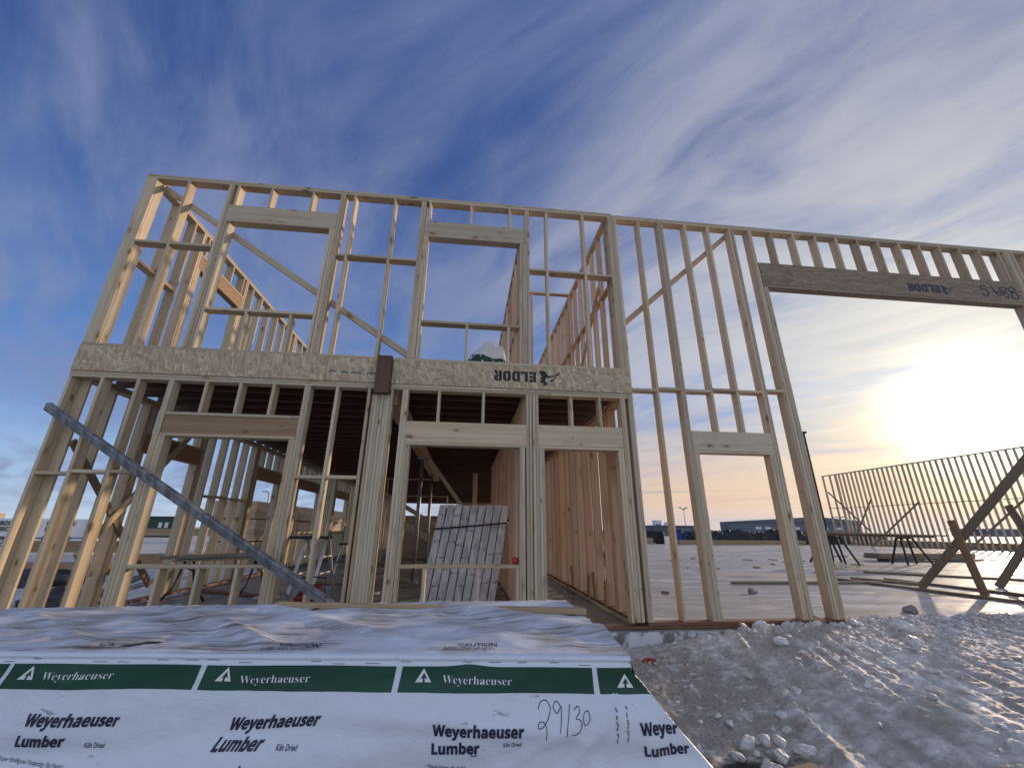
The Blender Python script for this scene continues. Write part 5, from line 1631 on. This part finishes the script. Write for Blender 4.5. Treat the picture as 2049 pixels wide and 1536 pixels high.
t = beam_stack("board_stack", 16.3, 20.6, 10.6, 11.3, 0.06, 0.26, 'weathered', "flat stack of grey boards lying on the icy slab", 2)
board("board", t, (16.8, 10.9, 0.02), (18.4, 10.9, 0.02), 0.09, 0.5, (0, 0, 1), 'weathered')
board("board", t, (18.9, 10.8, 0.03), (20.9, 10.8, 0.02), 0.05, 0.6, (0, 0, 1), 'weathered')

XB = thing("timber_brace", "dark raking brace nearest the tall wall, crossed by a short strut, at the right edge", "brace", (9.4, 2, 0))
board("brace_board", XB, (9.4, 3.13, -0.02), (9.4, 0.10, 2.80), 0.038, 0.14, (1, 0, 0), 'weathered')
board("strut", XB, (9.355, 1.97, -0.02), (9.355, 2.12, 1.28), 0.038, 0.14, (1, 0, 0), 'header_brown')
XC = thing("timber_brace", "second dark raking brace farther right, cut off by the frame edge", "brace", (11.2, 2, 0))
board("brace_board", XC, (11.2, 3.10, -0.02), (11.2, 0.4, 3.2), 0.038, 0.14, (1, 0, 0), 'weathered')
board("strut", XC, (11.24, 2.1, -0.02), (11.24, 2.45, 1.6), 0.038, 0.14, (1, 0, 0), 'weathered')
for p, q, lab in (((8.89, 4.6, 0.0), (9.16, 0.6, 0.0), "long dark board on the ice running towards the viewer, nearest the tall wall"),
                  ((10.12, 4.55, 0.0), (10.2, 1.2, 0.0), "long dark board on the ice beneath the short strut"),
                  ((9.42, 4.75, 0.0), (9.9, 3.6, 0.0), "short dark board on the ice behind the end post of the tall wall"),
                  ((5.84, 4.0, 0.0), (9.3, 3.86, 0.0), "thin dark board lying crosswise on the ice inside the tall wall"),
                  ((11.2, 6.2, 0.0), (13.6, 4.0, 0.0), "dark board on the ice in front of the flat board stack")):
    o = board("scrap_board", None, p, q, 0.10, 0.045, (1, 0, 0) if abs(p[0] - q[0]) < 1 else (0, 1, 0), 'weathered')
    tag(o, lab, "board")

# far side wall of the big hall
FW = thing("timber_wall_frame", "long far wall frame of bare studs in front of the sunset, propped by braces", "wall frame", (33.4, 22, 0))
flat_y("bottom_plate", FW, 12.6, 30.78, 33.4, -0.03, 0.02, 'weathered')
flat_y("top_plate", FW, 12.6, 30.78, 33.4, 5.94, 6.02, 'spf')
for y in [30.74, 29.95, 29.38, 29.34, 29.30]:
    wall_y(FW, y, 33.4, 0.021, 5.939, 1, mat='spf', jit=0.002, dep=0.19)
k = 0
y = 28.96
while y > 12.7:
    wall_y(FW, y, 33.4, 0.021, 5.939, 1, mat='spf', jit=0.002, dep=0.19)
    y -= 0.4064
flat_y("sill_plate", FW, 29.42, 30.73, 33.4, 2.26, 2.32, 'weathered')
flat_y("blocking", FW, 29.42, 30.73, 33.35, 3.05, 3.10, 'weathered', 0.04)
flat_y("blocking", FW, 12.6, 29.3, 33.36, 3.02, 3.06, 'weathered', 0.038)
for p, q in (((33.34, 30.4, 4.5), (33.34, 27.2, 1.1)), ((33.3, 26.35, 3.6), (32.0, 27.9, 0.0)), ((33.3, 22.65, 3.2), (31.5, 25.6, 0.0)), ((33.3, 16.5, 3.1), (31.3, 19.0, 0.0))):
    board("brace", FW, p, q, 0.05, 0.12, (1, 0, 0), 'weathered')
tag(box("lumber_stack", (35.0, 8.0, -0.3), (36.0, 29.0, 0.42), 'plank_tan'), "low tan lumber stack lying along the foot of the far stud wall", "lumber stack")

# ------------------------------------------------------------------ far background on the right
beam_stack("beam_stack", 17.6, 28.8, 28.9, 29.6, -0.02, 0.30, 'plank_tan', "pale beams lying along the far edge of the icy slab", 2)
beam_stack("beam_stack", 7.6, 16.2, 30.6, 31.4, -0.34, 0.45, 'plank_tan', "tan boards stacked beyond the far edge of the slab, left of the blue toilet", 2)
tag(box("tarped_pile", (7.0, 34.0, -0.34), (18.8, 36.5, 1.02), 'debris', None, 0.12), "long black sheeted pile beyond the slab, left of the blue toilet", "covered pile")


def heap(x0, x1, y0, y1, h, lab, seed):
    bm = bmesh.new()
    nx_, ny_ = 70, 14
    vs = []
    for j in range(ny_ + 1):
        row = []
        for i in range(nx_ + 1):
            fx, fy = i / nx_, j / ny_
            e = min(1, fx * 14, (1 - fx) * 14, fy * 4, (1 - fy) * 4)
            x, y = x0 + (x1 - x0) * fx, y0 + (y1 - y0) * fy
            z = YL - 0.1 + (h - YL) * e * (0.82 + 0.22 * wr(x * 0.7, y * 0.9, seed) + 0.18 * wr(x * 2.3, y * 2.3, seed) + 0.10 * wr(x * 6, y * 6, seed))
            row.append(bm.verts.new((x, y + 0.3 * wr(x * 1.5, y, seed + 3), z)))
        vs.append(row)
    for a, b in zip(vs, vs[1:]):
        for i in range(nx_):
            bm.faces.new((a[i], a[i + 1], b[i + 1], b[i]))
    o = finish(bm, "debris_heap", 'debris', None, False, loc=((x0 + x1) / 2, y0, YL))
    return tag(o, lab, "debris heap")


heap(19.6, 33.5, 31.0, 35.0, 1.35, "long dark heap of machinery and debris beyond the icy slab", 2.0)
heap(33.6, 41.0, 32.0, 36.0, 1.05, "dark debris heap at the foot of the grey warehouse, behind the end post", 6.0)
TO = thing("portable_toilet", "small blue portable toilet at the far edge of the icy slab", "toilet", (19.0, 32, YL))
box("cabin", (18.55, 31.8, YL), (19.35, 32.6, 1.0), 'blue_panel', TO, 0.04)
box("roof", (18.5, 31.75, 1.001), (19.4, 32.65, 1.12), 'blue_panel', TO, 0.05)
box("door", (18.62, 31.775, YL + 0.05), (19.28, 31.8, 0.9), 'blue_panel', TO)

WH = thing("warehouse", "long grey warehouse with a shallow roof on the right horizon", "warehouse", (125, 150, YL))
bm = bmesh.new()
pr = [(100.5, YL), (100.5, 4.4), (138.0, 6.5), (156.0, 5.2), (156.0, YL)]
f0 = [bm.verts.new((x, 150.0, z)) for x, z in pr]
f1 = [bm.verts.new((x, 156.0, z)) for x, z in pr]
bm.faces.new(f0)
bm.faces.new(f1[::-1])
for i in range(len(pr)):
    bm.faces.new((f0[i], f0[(i + 1) % len(pr)], f1[(i + 1) % len(pr)], f1[i]))
finish(bm, "body", 'cladding', WH)
box("fascia", (100.2, 149.7, 4.10), (156.3, 149.95, 4.42), 'cladding_dark', WH)
for x in (111.0, 115.0, 121.0, 127.0, 133.0, 139.0, 145.0):
    box("window", (x, 149.9, 1.7), (x + 2.4, 149.97, 2.6), 'window_bright', WH)
GB = thing("grey_shed", "flat grey shed beyond the blue toilet, below the tall lamp mast", "shed", (72, 110, YL))
box("body", (52.0, 110, YL), (64.0, 118, 2.1), 'cladding_dark', GB)
box("roof", (51.7, 109.7, 2.101), (64.3, 118.3, 2.4), 'cladding', GB)
box("door", (60.0, 109.9, YL), (62.6, 109.97, 1.7), 'cladding', GB)
t = thing("lamp_mast", "tall lamp mast with three floodlights on the horizon behind the tall wall", "lamp mast", (83, 150, YL))
bm = bmesh.new()
bar(bm, (82.9, 150, YL), (82.9, 150, 8.6), 0.14, 8, 0.09)
finish(bm, "pole", 'steel', t)
for dx, dz in ((-1.3, 0.5), (0.1, 0.1), (1.2, 0.5)):
    bm = bmesh.new()
    bar(bm, (82.9, 150, 8.3), (82.9 + dx, 150, 8.7 + dz), 0.08, 6)
    finish(bm, "bracket", 'steel', t)
    box("lamp_head", (82.9 + dx - 0.55, 149.8, 8.65 + dz), (82.9 + dx + 0.45, 150.2, 8.95 + dz), 'black', t)
for i, (px_, w_, h_, y_) in enumerate(((700, 26, 36, 1500), (738, 16, 24, 1500), (762, 20, 30, 1540), (640, 40, 12, 1500), (830, 50, 10, 1500), (980, 24, 20, 1500), (1010, 30, 14, 1500), (560, 30, 9, 1500))):
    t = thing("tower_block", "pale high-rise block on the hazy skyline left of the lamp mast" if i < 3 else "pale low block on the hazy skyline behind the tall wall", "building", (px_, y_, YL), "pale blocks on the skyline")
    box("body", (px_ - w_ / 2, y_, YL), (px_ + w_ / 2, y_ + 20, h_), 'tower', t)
    box("window", (px_ - w_ / 2 + 3, y_ - 0.3, h_ * 0.45), (px_ + w_ / 2 - 3, y_ - 0.05, h_ * 0.62), 'window_dark', t)
FS = thing("grey_shed", "long low grey building on the far right horizon behind the stud wall", "shed", (240, 150, YL))
box("body", (214, 150, YL), (262, 165, 2.3), 'cladding', FS)
box("roof", (213.6, 149.7, 2.301), (262.4, 165.3, 2.75), 'window_bright', FS)

# ------------------------------------------------------------------ lumps of snow, stones and scraps on the bank


def lump(name, x, y, r, mat, lab, cat, group=None, flat=0.75, seed=0, sub=3, rough=0.3):
    bm = bmesh.new()
    ax_ = (RND.uniform(0.8, 1.6), RND.uniform(0.7, 1.1), flat)
    th = RND.uniform(0, 6.28)
    for _ in range(11 if sub < 3 else 17):
        q = Vector((RND.gauss(0, 1), RND.gauss(0, 1), RND.gauss(0, 1))).normalized() * RND.uniform(0.75, 1.1)
        bm.verts.new(q)
    hull = bmesh.ops.convex_hull(bm, input=bm.verts[:])
    bmesh.ops.delete(bm, geom=[g_ for g_ in hull['geom_interior'] if isinstance(g_, bmesh.types.BMVert)], context='VERTS')
    bmesh.ops.subdivide_edges(bm, edges=bm.edges[:], cuts=3 if sub >= 3 else 1, use_grid_fill=True, smooth=0.35)
    bmesh.ops.triangulate(bm, faces=bm.faces)
    for v in bm.verts:
        p = v.co.copy()
        n_ = 1 + 0.5 * rough * wr(p.x * 2.5 + seed, p.y * 2.5, p.z * 2.5) + 0.10 * wr(p.x * 7, p.y * 7 + seed, p.z * 7)
        q = Vector((p.x * ax_[0], p.y * ax_[1], p.z * ax_[2])) * r * n_
        v.co = Matrix.Rotation(th, 3, 'Z') @ q
    z = (ground_h(x, y) if not (y > 0.55 and x > 2.4) else -0.026) + r * flat * 0.35
    o = finish(bm, name, mat, None, False)
    o.location = (x, y, z)
    return tag(o, lab, cat, group)


big = [(2.01, -1.95, .07), (1.94, -2.28, .075), (2.10, -2.16, .06), (2.27, -2.17, .045), (2.61, -1.15, .04), (3.07, -0.01, .085), (5.1, -0.35, .12), (4.57, -0.94, .085), (3.31, -0.7, .065), (2.48, -1.7, .04),
       (2.98, -0.04, .06), (3.86, 0.06, .07), (3.98, 0.09, .06), (4.46, -0.05, .075), (4.69, -0.12, .07), (3.3, -0.12, .06), (3.55, -0.08, .075), (4.2, -0.16, .06), (2.12, -1.98, .055), (2.2, -2.03, .05), (1.85, -2.08, .045), (2.03, -2.38, .05)]
for i, (x, y, r) in enumerate(big):
    lump("snow_lump", x, y, r, 'chunk', "large rounded lump of dirty snow on the snow bank below the tall wall", "snow lump", "large snow lumps on the bank", seed=i * 3.1)
cnt = 0
while cnt < 230:
    x, y = RND.uniform(1.5, 6.8), RND.uniform(-2.6, 0.25)
    if x < 1.9 and y > -0.4:
        continue
    dens = 0.25 + 0.9 * sstep(y, -0.7, 0.1) * sstep(x, 2.2, 3.0) + 0.8 * math.exp(-((x - 2.1) ** 2 + (y + 2.0) ** 2) / 0.10) + 0.4 * math.exp(-((x - 2.6) ** 2 + (y + 0.9) ** 2) / 0.2)
    if RND.random() > dens:
        continue
    lump("snow_lump", x, y, RND.choice((.010, .013, .016, .020, .026, .034)), 'chunk', "small crumb of dirty snow scattered over the snow bank", "snow lump", "small snow crumbs on the bank", seed=cnt * 1.7, sub=2)
    cnt += 1
M['stone'] = material('grey_stone', plain((0.33, 0.31, 0.29), 0.7, 0.0, 0.25, 25.0, 0.5))
cn = 0
while cn < 26:
    x, y = RND.uniform(2.6, 14.0), RND.uniform(0.5, 12.0)
    if x < 4.7 and y < 0.6:
        continue
    a_ = RND.uniform(0, 3.14)
    ln_ = RND.choice((0.08, 0.14, 0.22, 0.4))
    o = board("wood_chip", None, (x, y, -0.012), (x + ln_ * math.cos(a_), y + ln_ * math.sin(a_), -0.010), 0.035, 0.022, (0, 0, 1), RND.choice(('weathered', 'plank_tan', 'header_brown')))
    tag(o, "small wood offcut littering the icy slab behind the tall wall", "wood offcut", "offcuts littering the slab")
    cn += 1
lump("stone", 6.42, 0.72, .11, 'stone', "grey stone on the edge of the icy slab in front of the long boards", "stone", seed=40)
lump("stone", 5.36, 2.64, .10, 'stone', "grey stone on the ice seen between the posts of the tall wall", "stone", seed=44)
o = board("wood_scrap", None, (4.05, -0.02, -0.05), (4.42, 0.05, 0.035), 0.16, 0.04, (0, 1, 0.3), 'header_brown')
tag(o, "broken brown wood scrap in the snow under the tall wall plate", "wood scrap")
o = board("wood_scrap", None, (1.98, -2.42, -0.285), (2.16, -2.40, -0.270), 0.10, 0.02, (0, 1, 0), 'plank_tan')
tag(o, "pale wood scrap at the bottom edge below the snow heap", "wood scrap")
bm = bmesh.new()
pts = [(1.86, -0.56), (1.90, -0.50), (1.95, -0.52), (1.97, -0.58), (1.93, -0.62), (1.92, -0.55), (1.98, -0.47), (2.02, -0.52)]
pipe(bm, [(x, y, ground_h(x, y) + 0.018) for x, y in pts], 0.008, 6)
tag(finish(bm, "string_tangle", 'red', None, True), "tangle of red string on the dirt right of the wrapped pile", "string")
bm = bmesh.new()
bbox(bm, (1.50, -2.55, -0.30), (1.86, -2.42, -0.288))
bmesh.ops.subdivide_edges(bm, edges=bm.edges[:], cuts=7, use_grid_fill=True)
for v in bm.verts:
    v.co.z += 0.025 * wr(v.co.x * 9, v.co.y * 9, 1.0)
tag(finish(bm, "plastic_scrap", 'green_band', None, True), "green plastic scrap in the dirt beside the flared wrap corner", "plastic scrap")
